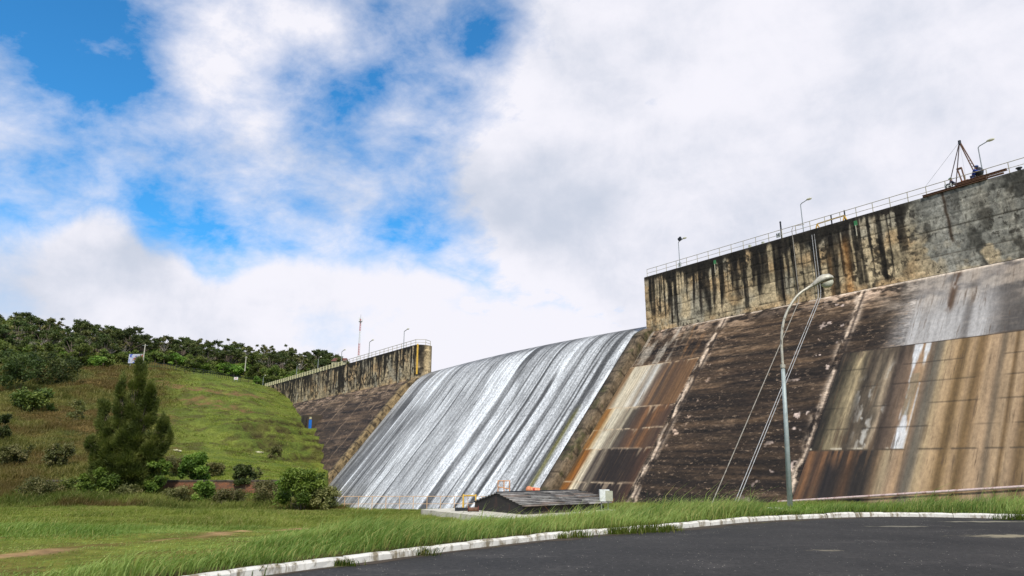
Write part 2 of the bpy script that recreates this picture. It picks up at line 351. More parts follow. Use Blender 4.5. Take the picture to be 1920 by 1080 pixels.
def slope_color(s, z):
    c = rough_col(s, z)*np.array([.84, .82, .78])*(1-.12*sst(z, 6, -1))[..., None]
    # pinkish efflorescence under the step
    n = fbm(s*1.1, z*1.6, 61, 4)
    reg = sst(z, 15.4, 17.3)*(sst(s, 36, 32)*.9+.35+.5*sst(s, 47, 50))
    c = mixc(c, (196, 168, 142), reg*sst(n, .42, .64))
    pn = fbm(s*1.4+3, z*1.8, 71, 3)
    c = mixc(c, (222, 198, 182), sst(pn, .74, .79)*sst(s, 37, 32)*sst(s, 30.5, 31.5)*.85)
    c = mixc(c, (205, 175, 150), sst(pn, .72, .78)*np.exp(-((s-45)/1.0)**2))
    # greyed part right of the second joint, pale veil running from the wall
    g = sst(s, 29, 23)*sst(z, 10.9, 11.1)
    gy = 84+46*fbm(s*.8, z*.5, 81, 3)
    c = mixc(c, np.stack([gy, gy*.95, gy*.9], -1), g*.72)
    c = mixc(c, (168, 152, 134), sst(s, 30, 26)*sst(z, 13.0, 15.2)*sst(fbm(s*.7, z*1.2, 82, 4), .3, .6)*.75)
    veil = sst(s, 27.6, 24.8)*sst(s, 18.3, 20.0)*(1-.65*np.exp(-((s-21.05)/.3)**2))*(.55+.45*fbm(s*2.0, z*.12, 83, 3))
    vz = sst(z, 17.6, 12.3)*.75+.25
    c = mixc(c, (186, 181, 175), veil*vz*sst(z, 10.9, 11.0))
    st = np.exp(-((s-(22.55+(z-15)*-.02))/.28)**2)*sst(z, 13.2, 14.2)*sst(fbm(s*3, z*.8, 85, 3), .25, .45)
    c = mixc(c, (78, 58, 44), st*.95)
    # fresh grey-cream washings beside the training wall
    n = fbm(s*1.6, z*.35, 91, 4)
    c = mixc(c, (176, 165, 148), sst(s, 49, 53)*sst(z, 12.7, 12.9)*sst(n, .40, .62)*.75)
    c = mixc(c, (150, 105, 62), sst(s, 51.5, 49.5)*sst(s, 47, 48.5)*sst(z, 12.7, 13)*sst(n, .5, .7)*.7)
    c = joint(c, s, z, SJ1, .6, 101); c = joint(c, s, z, SJ2, .55, 111)
    sm = np.where((s < 25.4) & (z > 10.92), .6, 0.0)
    # refaced panels left of the first joint
    wob = s + (fbm(s*1.5, z*.25, 121, 4)-.5)*.9 + (z-8)*.02 + np.where(z > 7.6, .2, np.where(z > 3.1, -.3, .25))
    A = (s > 47.0) & (s < 57.2) & (z < 12.72)
    if A.any():
        up = pal(wob, [57.2, 56.3, 55, 54.2, 53.6, 53, 52.5, 51.8, 51.2, 50.8, 50.2, 49.5, 48.5, 47.5, 47],
                 [(130, 104, 76), (196, 184, 158), (190, 175, 148), (206, 196, 176), (140, 125, 105), (192, 188, 178), (170, 158, 140), (88, 70, 56), (122, 92, 64), (66, 53, 44), (100, 74, 50), (84, 63, 46), (104, 76, 50), (112, 82, 54), (98, 72, 50)])
        md = pal(wob, [57.2, 56.2, 55.6, 55, 54, 53.2, 52.6, 52, 51.4, 50.6, 50, 49.3, 48.6, 48, 47],
                 [(110, 90, 62), (146, 98, 48), (176, 150, 110), (204, 192, 166), (192, 180, 154), (120, 108, 90), (160, 148, 124), (84, 74, 62), (64, 54, 46), (84, 62, 46), (112, 78, 50), (62, 48, 38), (108, 74, 46), (84, 60, 42), (70, 52, 40)])
        lo = pal(wob, [57.2, 56.6, 56, 55.4, 54.8, 54, 53.5, 52.9, 52.2, 51, 49.5, 48.3, 47.5, 47],
                 [(84, 66, 46), (146, 92, 38), (120, 78, 40), (190, 172, 140), (198, 184, 156), (66, 56, 48), (120, 108, 90), (58, 48, 40), (40, 33, 28), (38, 31, 27), (44, 35, 29), (52, 39, 31), (72, 50, 36), (62, 46, 36)])
        pc = np.where((z > 7.6)[..., None], up, np.where((z > 3.1)[..., None], md, lo))
        pc = pc*(.8+.4*fbm(s*5, z*.3, 125, 3))[..., None]
        pc = mixc(pc, (160, 98, 46), sst(fbm(s*2, z*.5, 127, 3), .55, .72)*sst(s, 51, 49)*sst(vn(s*1.2, z*.5, 128), .4, .7)*.7*sst(np.abs((z+1.6) % 4.6), 3.6, 4.4))
        for i, zj in enumerate((12.72, 7.62, 5.2, 3.12, -.2)): pc = hline(pc, s, z, zj, .9, .06, (196, 172, 140), 130+i*7)
        c = np.where(A[..., None], pc, c); sm = np.where(A, 1, sm)
    # refaced panels right of the second joint
    wob = s + (fbm(s*1.2, z*.1, 141, 2)-.5)*.22
    B = (s < 30.35) & (z < 10.92)
    if B.any():
        pc = pal(wob, SB, CB)*.98
        rgh = sst(s, 24.6, 25.6)*sst(z, 2.55, 2.65)
        pc = pc*(1+(fbm(s*3.5, z*.6, 143, 4)-.5)[..., None]*(.28+.9*rgh[..., None]))
        wl = sst(fbm(s*1.8+z*.12, z*.7, 147, 4), .56, .64)*rgh*np.maximum(np.exp(-((s-27.0-.25*(z-6))/.7)**2)*sst(z, 9, 7), np.exp(-((s-25.7)/.25)**2)*sst(z, 10, 8.5))
        pc = mixc(pc, (186, 180, 168), wl*.8)
        pc = mixc(pc, (70, 58, 46), sst(z, 9.5, 10.6)*sst(fbm(s*3, z*.8, 149, 3), .45, .65)*.6*sst(s, 23.6, 24.5))
        # brown/black lower-left panel
        lo = pal(wob, [30.35, 30, 29.5, 29, 28.4, 27.6, 26.8, 26.2, 25.4, 24.9, 24.2, 23.4],
                 [(84, 60, 42), (120, 84, 54), (58, 43, 33), (98, 70, 48), (36, 31, 29), (42, 35, 30), (72, 52, 36), (38, 33, 29), (44, 38, 32), (104, 84, 62), (150, 132, 102), (160, 142, 110)])
        lo = mixc(lo, (122, 86, 56), sst(z, .8, 2.4)*sst(fbm(s*2.6, z*.5, 151, 3), .48, .66)*sst(s, 24.8, 25.4)*.8)
        m = (sst(z, 2.62, 2.56)*sst(s, 23.2, 24.6))[..., None]
        pc = pc*(1-m)+lo*(.75+.5*fbm(s*5, z*.4, 153, 3))[..., None]*m
        # white efflorescence streaks
        edge = (vn(z*2.2, 4, 155)-.5)*.08
        f1 = np.abs(s-24.08)-(.05+.26*sst(z, 8.2, 10.6)); f2 = np.abs(s-23.35)-(.02+.2*sst(z, 8.6, 10.8)*(z > 8.6)-.06*(z < 8.6))
        f3 = np.abs(s-23.72-edge)-.42*sst(z, 6.4, 2.9)
        lA = np.abs(s-24.05-edge+.0*z)-.035; lB = np.abs(s-(23.3+.0*z)-edge)-.05*sst(z, 9, 6)
        wm = np.maximum.reduce([sst(f1, .05, -.05)*(z > 8), sst(f2, .04, -.04)*(z > 8.4), sst(f3, .05, -.05)*(z < 6.4), sst(lA, .03, -.02)*.7*(z < 8.2)*(vn(z*2, 9, 157) > .4), sst(lB, .03, -.02)*.7*(z < 7.5)])*(z > 2.62)
        pc = mixc(pc, (206, 206, 204), wm*(.75+.25*vn(s*9, z*3, 158)))
        pc = mixc(pc, (120, 112, 90), (np.abs(s-23.72) < .3)*(z > 5)*(z < 8.3)*.5)
        pc = mixc(pc, (60, 50, 38), np.exp(-((z-2.58)/.05)**2)*sst(vn(s*2, 0, 159), .2, .5)*.8)
        pc = mixc(pc, (204, 190, 165), np.exp(-((z-2.72)/.06)**2)*sst(vn(s*2.5, 0, 160), .35, .6)*sst(s, 23.4, 24.5))
        for i, zj in enumerate((9.2, 7.6, 5.9, 4.2)): pc = mixc(pc, pc*.62, np.exp(-((z-zj)/.035)**2)*sst(vn(s*.7, i, 161), .3, .55)*.8)
        pc = mixc(pc, (40, 32, 26), np.exp(-((z-10.93)/.06)**2))
        # mossy splashed foot under the pipe
        ft = sst(z, .25-.1*(s-16)/1, .0-.1*(s-16))
        c = np.where(B[..., None], pc, c); sm = np.where(B, 1, sm)
    c = mixc(c, (226, 206, 182), np.exp(-((z-17.5)/.12)**2)*sst(vn(s*.9, 0, 171), .15, .5)*.85)
    return c, sm

def wall_color(s, z, grey=True, seed=200, dark=0.0):
    zt = (ZC-z)/(ZC-ZS)                       # 0 top .. 1 bottom
    n = fbm(s*.6, z*.8, seed, 5)
    c = mixc(np.broadcast_to(np.array([212., 188, 148]), s.shape+(3,)).copy(), (164, 146, 114), sst(n, .35, .65))
    c = mixc(c, (194, 156, 110), sst(fbm(s*.4, z*.5, seed+3, 3), .5, .72)*.6)
    c = mixc(c, (160, 158, 146), sst(fbm(s*.3, z*.25, seed+4, 3), .55, .7)*.5)
    # formwork lifts
    for i in range(7):
        zj = ZS+.55+i*1.12
        c = mixc(c, (44, 38, 30), np.exp(-((z-zj-(vn(s*1.3, i, seed+7)-.5)*.14)/.045)**2)*sst(vn(s*.9, i+.5, seed+8), .35, .7)*.75)
    gx = (s/1.18) % 1.0; gi = np.floor(s/1.18)
    c = mixc(c, (50, 42, 34), np.exp(-((gx-.5)*1.18/.05)**2)*sst(vn(gi*3.3, z*.9, seed+9), .55, .8)*.4)
    # black biological mottling and run-off
    mot = fbm(s*2.2, z*1.6, seed+11, 4)
    c = mixc(c, (40, 35, 28), sst(mot, .56-dark, .63-dark)*sst(fbm(s*.35, z*.3, seed+12, 3), .3, .6)*.8)
    w = s+(fbm(s*.5, z*.35, seed+13, 3)-.5)*.25
    for f, ln, sd_, a in ((1.2, .85, 1, .78), (2.6, .7, 2, .85), (5.0, .55, 3, .8)):
        k = vn(w*f, 0*s, seed+20+sd_); ln2 = ln*(.35+1.3*vn(w*f+9, 0*s, seed+30+sd_))
        c = mixc(c, (30, 26, 21), sst(k, .72-dark, .80-dark)*sst(zt, ln2+.12, ln2-.15)*a*(.72+.5*vn(s*3, z*1.0, seed+40)))
    tb = .02+.12*vn(s*1.1, 0*s, seed+50)**2*2+.05*vn(s*4, 0*s, seed+51)
    c = mixc(c, (38, 34, 28), sst(zt, tb+.05, tb-.03)*.92)
    c = mixc(c, (205, 170, 125), sst(zt, .9, .98)*sst(fbm(s*1.0, z, seed+60, 3), .4, .6)*.8)
    if grey:
        g = sst(s, 26.5, 24.4); gy = 112+60*fbm(s*.9, z*.45, seed+70, 4)
        gc = np.stack([gy, gy*.97, gy*.88], -1)
        gc = mixc(gc, (58, 56, 50), sst(fbm(s*.9, z*.5, seed+71, 4), .5, .62)*.8)
        gc = mixc(gc, (196, 172, 134), sst(fbm(s*.8, z*.6, seed+72, 3), .42, .54)*sst(zt, .40, .66)*.85)
        gc = mixc(gc, (172, 168, 156), np.exp(-((s-22.9)/1.1)**2)*.7)
        gc = mixc(gc, (70, 55, 42), np.exp(-((s-(22.75-.35*zt+.1*vn(z*1.3, 0, 7)))/.12)**2)*sst(zt, .68, .6))
        for zj in (19.2, 21.6): gc = mixc(gc, (60, 55, 46), np.exp(-((z-zj)/.05)**2)*.7)
        c = mixc(c, gc, g*.9)
        c = mixc(c, (176, 116, 58), np.exp(-((s-31.9)/.4)**2)*sst(zt, .15, .4)*.55)
        c = mixc(c, (172, 130, 84), np.exp(-((s-33.6)/.25)**2)*sst(zt, .35, .5)*.5)
        c = mixc(c, (200, 165, 118), sst(s, 53, 56)*sst(zt, .62, .8)*sst(mot, .35, .6)*.75)
        c = mixc(c, (24, 20, 17), np.exp(-((s-38.9)/.16)**2)*sst(zt, .93, .88)*.95)
        c = mixc(c, (26, 22, 18), np.exp(-((s-44.4)/.3)**2)*sst(zt, .95, .6)*.8)
        c = mixc(c, (30, 25, 20), np.exp(-((s-49.5)/.22)**2)*sst(zt, .93, .7)*.85)
        c = mixc(c, (34, 28, 22), np.exp(-((s-54.9)/.12)**2)*sst(zt, .85, .7)*.8)
    return c

def grid(S, U):
    """S along, U up; returns index faces for a (len(U), len(S)) grid"""
    ns, nu = len(S), len(U); i = np.arange(nu-1)[:, None]*ns + np.arange(ns-1)[None, :]
    return np.stack([i, i+1, i+1+ns, i+ns], -1).reshape(-1, 4)

DAM = thing('dam', 'long weathered concrete gravity dam with stained sloping face and overflowing middle', 'dam', W(40, 64, 0).tolist())
DL = np.array(DAM.location)
def dam_sheet(name, S, Zs, qfun, colfun, mat, disp=None):
    SS, ZZ = np.meshgrid(S, Zs); q = qfun(SS, ZZ)
    col = colfun(SS, ZZ)
    if disp is not None:
        dd = disp(SS, ZZ); q = q - dd
    P = W(SS, q, ZZ).reshape(-1, 3)-DL
    return np_mesh(name, P, grid(S, Zs), mat, DAM, s2l(np.clip(col, 0, 255)).reshape(-1, 3), np.stack([SS, ZZ], -1).reshape(-1, 2), True)

def build_dam():
    # --- right sloped face: rough face as a ledged sheet, refaced panels proud of it
    S = np.concatenate([np.arange(-60, 8, .6), np.arange(8, 58.01, .1)]); Z = np.arange(-6, 17.601, .1)
    def rough_disp(s, z):
        n = fbm(s*.35, z*3.2, 301, 3)*.14 + fbm(s*1.5, z*2.5, 305, 3)*.07
        top = sst(z, 17.6, 17.3)
        _, sm = slope_color(s, z)
        pan = .16+.04*np.minimum(1, 1)+.0*s
        n = n*np.where(z > 10.9, sst(s, 25.4, 28), 1)
        out = np.where(sm > .7, .24-.03*np.exp(-((z-2.58)/.06)**2)-.03*np.exp(-((z-7.6)/.05)**2), n)
        out = out + .12*np.exp(-((s-SJ1-.1)/.3)**2)*(sm < .5) + .10*np.exp(-((s-SJ2)/.25)**2)*(sm < .5)
        return out*top
    SS, ZZ = np.meshgrid(S, Z); col, sm = slope_color(SS, ZZ); dsp = rough_disp(SS, ZZ)
    P = (W(SS, qf(ZZ)-dsp, ZZ)-DL).reshape(-1, 3); Fc = grid(S, Z); uv = np.stack([SS, ZZ], -1).reshape(-1, 2)
    cl = s2l(np.clip(col, 0, 255)).reshape(-1, 3); smf = sm.reshape(-1)[Fc].min(1) > .5
    def sub(name, fsel, mat, lab=None):
        F2 = Fc[fsel]; u, inv = np.unique(F2, return_inverse=True)
        o = np_mesh(name, P[u], inv.reshape(F2.shape), mat, DAM, cl[u], uv[u], True)
        if lab: o['label'] = lab
        return o
    sc = SS.reshape(-1)[Fc].mean(1)
    sub('sloped_face', ~smf, M_rough, 'rough dark brown sloping face with horizontal lifts')
    sub('refaced_panel', smf & (sc > 40), M_smooth, 'smooth panel streaked cream, black and orange beside the spillway')
    zc_ = ZZ.reshape(-1)[Fc].mean(1)
    sub('veiled_face', smf & (sc < 40) & (zc_ > 10.95), M_smooth, 'grey upper face whitened by a pale veil')
    sub('refaced_panel', smf & (sc < 40) & (zc_ <= 10.95), M_smooth, 'smooth panel streaked tan and brown with a white run of lime')
    # --- right crest wall
    S = np.concatenate([np.arange(-60, 8, .6), np.arange(8, 58.2, .1)]); S[-1] = 58.15; Z = np.arange(ZS, ZC+.01, .095); Z[-1] = ZC
    def wd(s, z):
        n = fbm(s*.8, z*.8, 311, 3)*.04; 
        for i in range(7):
            zj = ZS+.55+i*1.12; n = n-.04*np.exp(-((z-zj)/.06)**2)
        return n+.02
    dam_sheet('crest_wall', S, Z, lambda s, z: Q0+0*s, lambda s, z: wall_color(s, z), M_wall, wd)
    # body: top, end and back of the wall
    mb = MB(); mb.box((W(-1, 66.05, 21.2)).tolist(), (118.1, 3.9, 7.2), (D3, E3, Z3)); mb.build('crest_block', M_cream, DAM)
    # --- left wing
    S = np.arange(119.4, 216, .25); Z = np.arange(ZS, 24.51, .15); Z[-1] = 24.5
    dam_sheet('crest_wall', S, Z, lambda s, z: Q0+0*s, lambda s, z: wall_color(s, z, False, 400, .07*sst(s, 125, 150)), M_wall, lambda s, z: .02+0*s)
    mb = MB(); mb.box(W(167.7, 66.0, 20.9).tolist(), (96.4, 3.8, 7.0), (D3, E3, Z3)); mb.build('crest_block', M_cream, DAM)
    # rounded pier nose at its spillway end
    a = np.linspace(0, math.pi, 13); Zn = np.arange(14.5, 24.51, .25)
    AA, ZZ = np.meshgrid(a, Zn); s_ = 119.4-1.2*np.sin(AA); q_ = 65.9-1.9*np.cos(AA)
    c = wall_color(q_*1.0+s_, ZZ, False, 430, -.02); c = mixc(c, (198, 170, 122), sst(q_, 65, 66.2)*.6)
    P = (W(s_, q_, ZZ)-DL).reshape(-1, 3)
    np_mesh('pier_nose', P, grid(a, Zn), M_wall, DAM, s2l(np.clip(c, 0, 255)).reshape(-1, 3), np.stack([q_+s_, ZZ], -1).reshape(-1, 2), True)
    mb = MB(); n0 = [W(119.4-1.2*math.sin(t), 65.9-1.9*math.cos(t), 24.5).tolist() for t in a]; mb.add(n0, [tuple(range(len(n0)))]); mb.build('pier_cap', M_cream, DAM)
    mb = MB(); mb.tube([W(118.55, 64.2, 18.6).tolist(), W(118.55, 64.2, 24.6).tolist()], .17, 8); mb.build('yellow_pipe', M_yellow, DAM)
    S = np.arange(119.0, 216, .25); Z = np.arange(-6, 17.601, .2)
    def lcol(s, z):
        c = rough_col(s, z, .03)*.92; c = mixc(c, (150, 126, 98), sst(z, 12, 17)*sst(fbm(s*.2, z*2.2, 411, 4), .5, .62)*.6)
        for sj in (128, 136.5, 146, 156, 163, 175, 188): c = joint(c, s, z, sj, .3, int(sj), (160, 134, 106))
        return c
    dam_sheet('sloped_face', S, Z, lambda s, z: qf(z), lcol, M_rough, lambda s, z: fbm(s*.3, z*2.5, 421, 3)*.2*sst(z, 17.6, 17))
    # --- ogee spillway under the water
    def prof(u):       # u 0..1 from the foot of the chute to the crest
        L = .86
        t = np.clip((u-L)/(1-L), 0, 1); z1 = -7.5+(15.2+7.5)*np.clip(u/L, 0, 1); q1 = qf(z1)
        p0, p1, p2 = np.array([qf(15.2), 15.2]), np.array([65.7, 19.6]), np.array([69.2, 19.45])
        bz = lambda k: (1-t)**2*p0[k]+2*t*(1-t)*p1[k]+t*t*p2[k]
        return np.where(u <= L, q1, bz(0)), np.where(u <= L, z1, bz(1))
    S = np.arange(58.6, 118.6, 2.0); U = np.linspace(0, 1, 60)
    SS, UU = np.meshgrid(S, U); q, z = prof(UU); q = q+.12; z = z-.12
    P = (W(SS, q, z)-DL).reshape(-1, 3); c = np.broadcast_to(np.array([70., 66, 60]), P.shape)
    np_mesh('spillway', P, grid(S, U), M_rough, DAM, s2l(c), np.stack([SS, z], -1).reshape(-1, 2), True)
    # water sheet
    S = np.arange(58.55, 118.4, .12); U = np.concatenate([np.linspace(0, .84, 190), np.linspace(.845, 1, 45)])
    SS, UU = np.meshgrid(S, U); q, z = prof(UU)
    bulge = .55*np.sin(np.clip((SS-58.5)/60, 0, 1)*math.pi)*sst(UU, .6, .9)
    z = z+bulge; w = SS+(fbm(SS*.3, z*.08, 501, 3)-.5)*1.4
    w = SS+(fbm(SS*.3, z*.08, 501, 3)-.5)*.5
    wh = .60+(vn(w*.33, 0*z, 511)-.5)*.12+(vn(w*1.1, 0*z, 512)-.5)*.12+(vn(w*3.1, 0*z, 513)-.5)*.22
    wh += (fbm(w*2.2, z*.2, 515, 4)-.5)*.5+(fbm(w*4.0, z*.5, 516, 3)-.5)*.5
    def band(x0, y0, x1, y1, wd, amp, soft=.6, y2=None):
        nonlocal wh
        a0 = slope_px(x0, y0); a1 = slope_px(x1, y1)
        sc = a0[0]+(z-a0[1])*(a1[0]-a0[0])/(a1[1]-a0[1]+1e-6)
        g = sst(np.abs(SS-sc), wd+soft, wd-soft*.5)*sst(z, a1[1]-1.5, a1[1]+1.5)*sst(z, a0[1]+1.5, a0[1]-1.5)
        wh = wh+amp*g
    def line(x, y, wd, amp, soft, za=-9, zb=30):
        nonlocal wh
        sc = slope_px(x, y)[0]; g = sst(np.abs(w-sc), wd+soft, wd*.6)*sst(z, za-1.5, za+1.5)*sst(z, zb+1.5, zb-1.5); wh = wh+amp*g
    ed = fbm(SS*.9, z*.35, 531, 4)-.5
    pc_ = 82.5+(z-5)*.22+ed*5; g = sst(np.abs(SS-pc_), 5.2, 2.2)*sst(z, -4, 2)*sst(z, 20, 17); wh = wh+.26*g
    wh = wh-.42*sst(SS+ed*6, 101, 106)*sst(z, 15, 9)*(.5+.8*vn(w*1.3, 0*z, 533))
    wh = wh-.45*sst(np.abs(w-113.2), 1.9, .9)*sst(z, 8, 12)*sst(z, 19, 17.5)
    for q_ in (109.2, 106.4, 111.6): wh = wh+.35*sst(np.abs(w-q_), .3, .1)
    line(700, 953, .10, -1.1, .14, -9, 14.5); line(850, 953, .14, -1.2, .2); line(838, 953, .22, .5, .25, -9, 9); line(890, 933, .22, -.9, .4, -9, 13); line(817, 920, .55, -.62, .9); line(808, 920, .2, .25, .4)
    line(983, 920, .28, -.8, .4); line(968, 920, .12, -.5, .2); line(640, 940, .12, -.6, .2, -9, 8); line(760, 920, .1, -.25, .3); line(930, 920, .12, -.45, .3, 4, 30); line(910, 920, .9, .2, .8); line(1000, 900, .14, -.5, .25, 6, 30)
    for q_, a_ in ((99.3, -.5), (102.5, -.45), (91.0, -.3), (88.2, -.4), (78.1, -.4), (68.8, -.35), (65.2, -.5), (60.6, -.3)): wh = wh+a_*sst(np.abs(w-q_), .3, .08)*sst(vn(z*.25, 0*z+q_, 535), .25, .5)
    wh = wh+.35*sst(SS, 62.2, 60.8)*sst(vn(z*.5, SS, 537), .2, .6)
    wh = wh-.3*sst(z, 18.0, 19.4)-.1*sst(z, 15, 18)
    wh = wh*(1-.55*sst(SS, 113, 117.5)*sst(z, 17, 19))
    wh = np.clip(wh, 0, 1)
    col = mixc(np.broadcast_to(np.array([84., 83, 81]), z.shape+(3,)).copy(), (240, 240, 237), wh)
    gs = np.exp(-((SS-(62.3+.03*z))/.42)**2)*sst(z, 9, 7)
    col = mixc(col, (104, 98, 52), gs*(.5+.6*fbm(SS*2, z*.3, 519, 3)))
    hd = (fbm(w*1.6, z*.15, 521, 3)-.5)*.03
    P = W(SS, q-.04-hd*.8, z+hd*.3).reshape(-1, 3)
    o = np_mesh('water', P, grid(S, U), M_water, None, s2l(np.clip(col, 0, 255)).reshape(-1, 3), np.stack([SS, z], -1).reshape(-1, 2), True)
    tag(o, 'thin white sheet of water sliding down the spillway', kind='structure')
    # training walls, projecting from the slope
    def training(s0, s1, h, cap, seed, label):
        V = []; U = np.linspace(0, 1, 110); zz = np.linspace(-7.5, 17.9, 260); S_ = []
        n = np.array([-1, SL])/math.hypot(1, SL)           # outward normal in (q, z)
        sec = [(s0, 0), (s0, .35), (s0, .7), (s0, 1), ((s0+s1)/2, 1), (s1, 1), (s1, .7), (s1, .35), (s1, 0)]
        arr = np.zeros((len(zz), len(sec), 3)); uv = np.zeros((len(zz), len(sec), 2))
        for i, (s_, k) in enumerate(sec):
            hh = h*k*sst(zz, cap+.8, cap-2.2)*1.0
            arr[:, i] = W(s_, qf(zz)+n[0]*hh+.02, zz+n[1]*hh)-DL
            uv[:, i, 0] = s_+k*1.4*(1 if i < 5 else -1); uv[:, i, 1] = zz
        c = fbm(uv[..., 0]*3.5, uv[..., 1]*1.6, seed, 5)
        base = (112, 96, 76) if seed == 601 else (140, 118, 84)
        cc = mixc(np.broadcast_to(np.array([58., 50, 38]), c.shape+(3,)).copy(), base, sst(c, .22, .58))
        m = (np.abs((uv[..., 1]/2.3) % 1-.5) > .46); cc = mixc(cc, (60, 50, 38), m*.7)
        if seed == 601: cc = mixc(cc, (52, 56, 26), sst(fbm(uv[..., 0]*2, uv[..., 1]*1.2, 605, 3), .6, .7)*.55)
        o = np_mesh('training_wall', arr.reshape(-1, 3), grid(sec, zz), M_wall, DAM, s2l(cc).reshape(-1, 3), uv.reshape(-1, 2)); o['label'] = label
    training(57.15, 58.7, 1.25, 18.3, 601, 'dark mossy wall on the near side of the spillway')
    training(118.1, 119.6, 1.15, 17.6, 611, 'tan wall on the far side of the spillway')

def water_mat():
    m, T, b, out = base_mat('running_water')
    at_ = T.new('ShaderNodeVertexColor'); at_.layer_name = 'Col'
    uv = T.new('ShaderNodeUVMap'); uv.uv_map = 'UVMap'; U = uv.outputs[0]
    n1 = T.noise(T.mapping(U, (2.4, .16, 1)), 1.2, 5, .7, .2)
    n2 = T.noise(T.mapping(U, (4.6, 3.8, 1)), 1.0, 2, .8, .2)
    n3 = T.noise(T.mapping(U, (5.0, .5, 1)), 1.0, 3, .6)
    k = T.math('ADD', T.math('MULTIPLY', T.math('SUBTRACT', n1, .5), 1.5), T.math('MULTIPLY', T.math('SUBTRACT', n2, .5), 2.6))
    k = T.math('ADD', k, T.math('MULTIPLY', T.math('SUBTRACT', n3, .5), .8))
    k = T.math('ADD', k, .98, clamp=False); k = T.math('MAXIMUM', k, .2); k = T.math('MINIMUM', k, 1.5)
    vm = T.new('ShaderNodeVectorMath', operation='SCALE'); T.link(at_.outputs[0], vm.inputs[0]); T.link(k, vm.inputs['Scale'])
    cl = T.new('ShaderNodeVectorMath', operation='MINIMUM'); T.link(vm.outputs[0], cl.inputs[0]); cl.inputs[1].default_value = (.88, .9, .92)
    T.link(cl.outputs[0], b.inputs['Base Color']); b.inputs['Roughness'].default_value = .6; b.inputs['Specular IOR Level'].default_value = .2
    bp = T.new('ShaderNodeBump'); bp.inputs['Strength'].default_value = .25; bp.inputs['Distance'].default_value = .05
    T.link(T.math('ADD', n1, n2), bp.inputs['Height']); T.link(bp.outputs[0], b.inputs['Normal'])
    return m
M_water = water_mat()
build_dam()

# buttress with blue door on the far slope
def build_buttress():
    s0, z0 = slope_px(607, 779); q1, z1 = on_s(577, 777, s0)
    zb = z1-6.5; th = 4.0
    mb = MB(); V = []
    for s_ in (s0, s0+th):
        for (q_, z_) in ((q1, zb), (qf(zb)+.3, zb), (qf(z0)+.3, z0), (q1, z0)): V.append(W(s_, q_, z_).tolist())
    mb.add(V, [(0, 1, 2, 3), (7, 6, 5, 4), (0, 3, 7, 4), (3, 2, 6, 7), (1, 0, 4, 5), (2, 1, 5, 6)])
    b = thing('gallery_entrance', 'dark concrete block with a blue door on the far slope of the dam', 'entrance', W(s0, q1, zb).tolist())
    mb.build('block', simple('dark_stained_concrete', (70, 60, 48), .9, dirt=(34, 30, 25), ds=.6, dth=.5), b)
    qa, za = on_s(577.5, 811, s0); qb, zb2 = on_s(584.5, 787, s0)
    mb = MB(); mb.box(W(s0-.06, (qa+qb)/2, (za+zb2)/2).tolist(), (.12, abs(qb-qa), abs(zb2-za)), (D3, E3, Z3)); dr = mb.build('door', M_blue, b)
    mb = MB(); mb.box(W(s0-.05, (qa+qb)/2, zb2+.35).tolist(), (.1, abs(qb-qa)*.8, .5), (D3, E3, Z3)); mb.build('door_lintel', M_cream, b)
    return s0, q1
DOOR = build_buttress()

# ------------------------------------------------------------------ kerb curve / terrain
KP = np.array([(-46, -50), (-20, -10), (-9.6, 3.0), (-5.7, 8.2), (-3.6, 10.9), (-.83, 14.1), (1.6, 16.5), (4.4, 18.5), (7.5, 20.9), (11.4, 22.4), (14.9, 21.6), (19, 19.4), (27, 13), (45, 0)], float)
def catmull(P, n=24):
    out = []
    for i in range(len(P)-1):
        p0, p1, p2, p3 = P[max(i-1, 0)], P[i], P[i+1], P[min(i+2, len(P)-1)]
        for t in np.linspace(0, 1, n, endpoint=False):
            out.append(.5*((2*p1)+(p2-p0)*t+(2*p0-5*p1+4*p2-p3)*t*t+(3*p1-p0-3*p2+p3)*t**3))
    out.append(P[-1]); return np.array(out)
KC = catmull(KP)
_o = np.argsort(KC[:, 0]); KX, KY = KC[_o, 0], KC[_o, 1]
_sl = np.gradient(KY, KX); _cs = 1/np.sqrt(1+_sl**2)
def kdist(X, Y):        # >0 on the grass side
    return (Y-np.interp(X, KX, KY))*np.interp(X, KX, _cs)

ctl = []
def cp(x, y, Y): ctl.append(tuple(at(x, y, Y)))
def cw(s, q, z): ctl.append(tuple(W(s, q, z)))
for X in (-60, -30, -12, -3, 5, 14, 25, 45): ctl.append((X, max(np.interp(X, KX, KY)+1.0, -10), .12))
for X, z in ((-14, -.1), (-8, -.15), (0, -.3)): ctl.append((X, 20+X*.2, z))
ctl += [(-30, 30, -.8), (-15, 32, -1.0), (-5, 32, -1.15), (3, 32, -1.15), (0, 24, -.6), (6, 38, -1.5), (-60, 30, .3), (-100, 30, 1)]
ctl += [(-45, 46, -1.3), (-25, 46, -1.35), (-12, 46, -1.75), (-3, 43, -1.85), (6, 46, -1.9), (12, 34, -1.0), (10, 28, -.55), (16, 26, -.35), (2, 40, -1.75)]
ctl += [(-60, 60, -1.5), (-45, 60, -1.9), (-30, 60, -2.0), (-15, 58, -2.05), (-5, 57.5, -2.05), (2, 56, -2.05), (-28, 67, -1.9), (-20, 67, -2)]
cw(46, 48.5, -2.15); cw(57, 47, -2.3); cw(29.7, 48.5, -1.5); cw(16.3, 49, -1.0); cw(0, 49, -.6); cw(-40, 49, 0)
cw(46, 42, -2.0); cw(30, 42, -1.3); cw(16, 42, -.85); cw(22, 34, -.55); cw(38, 38, -1.4)
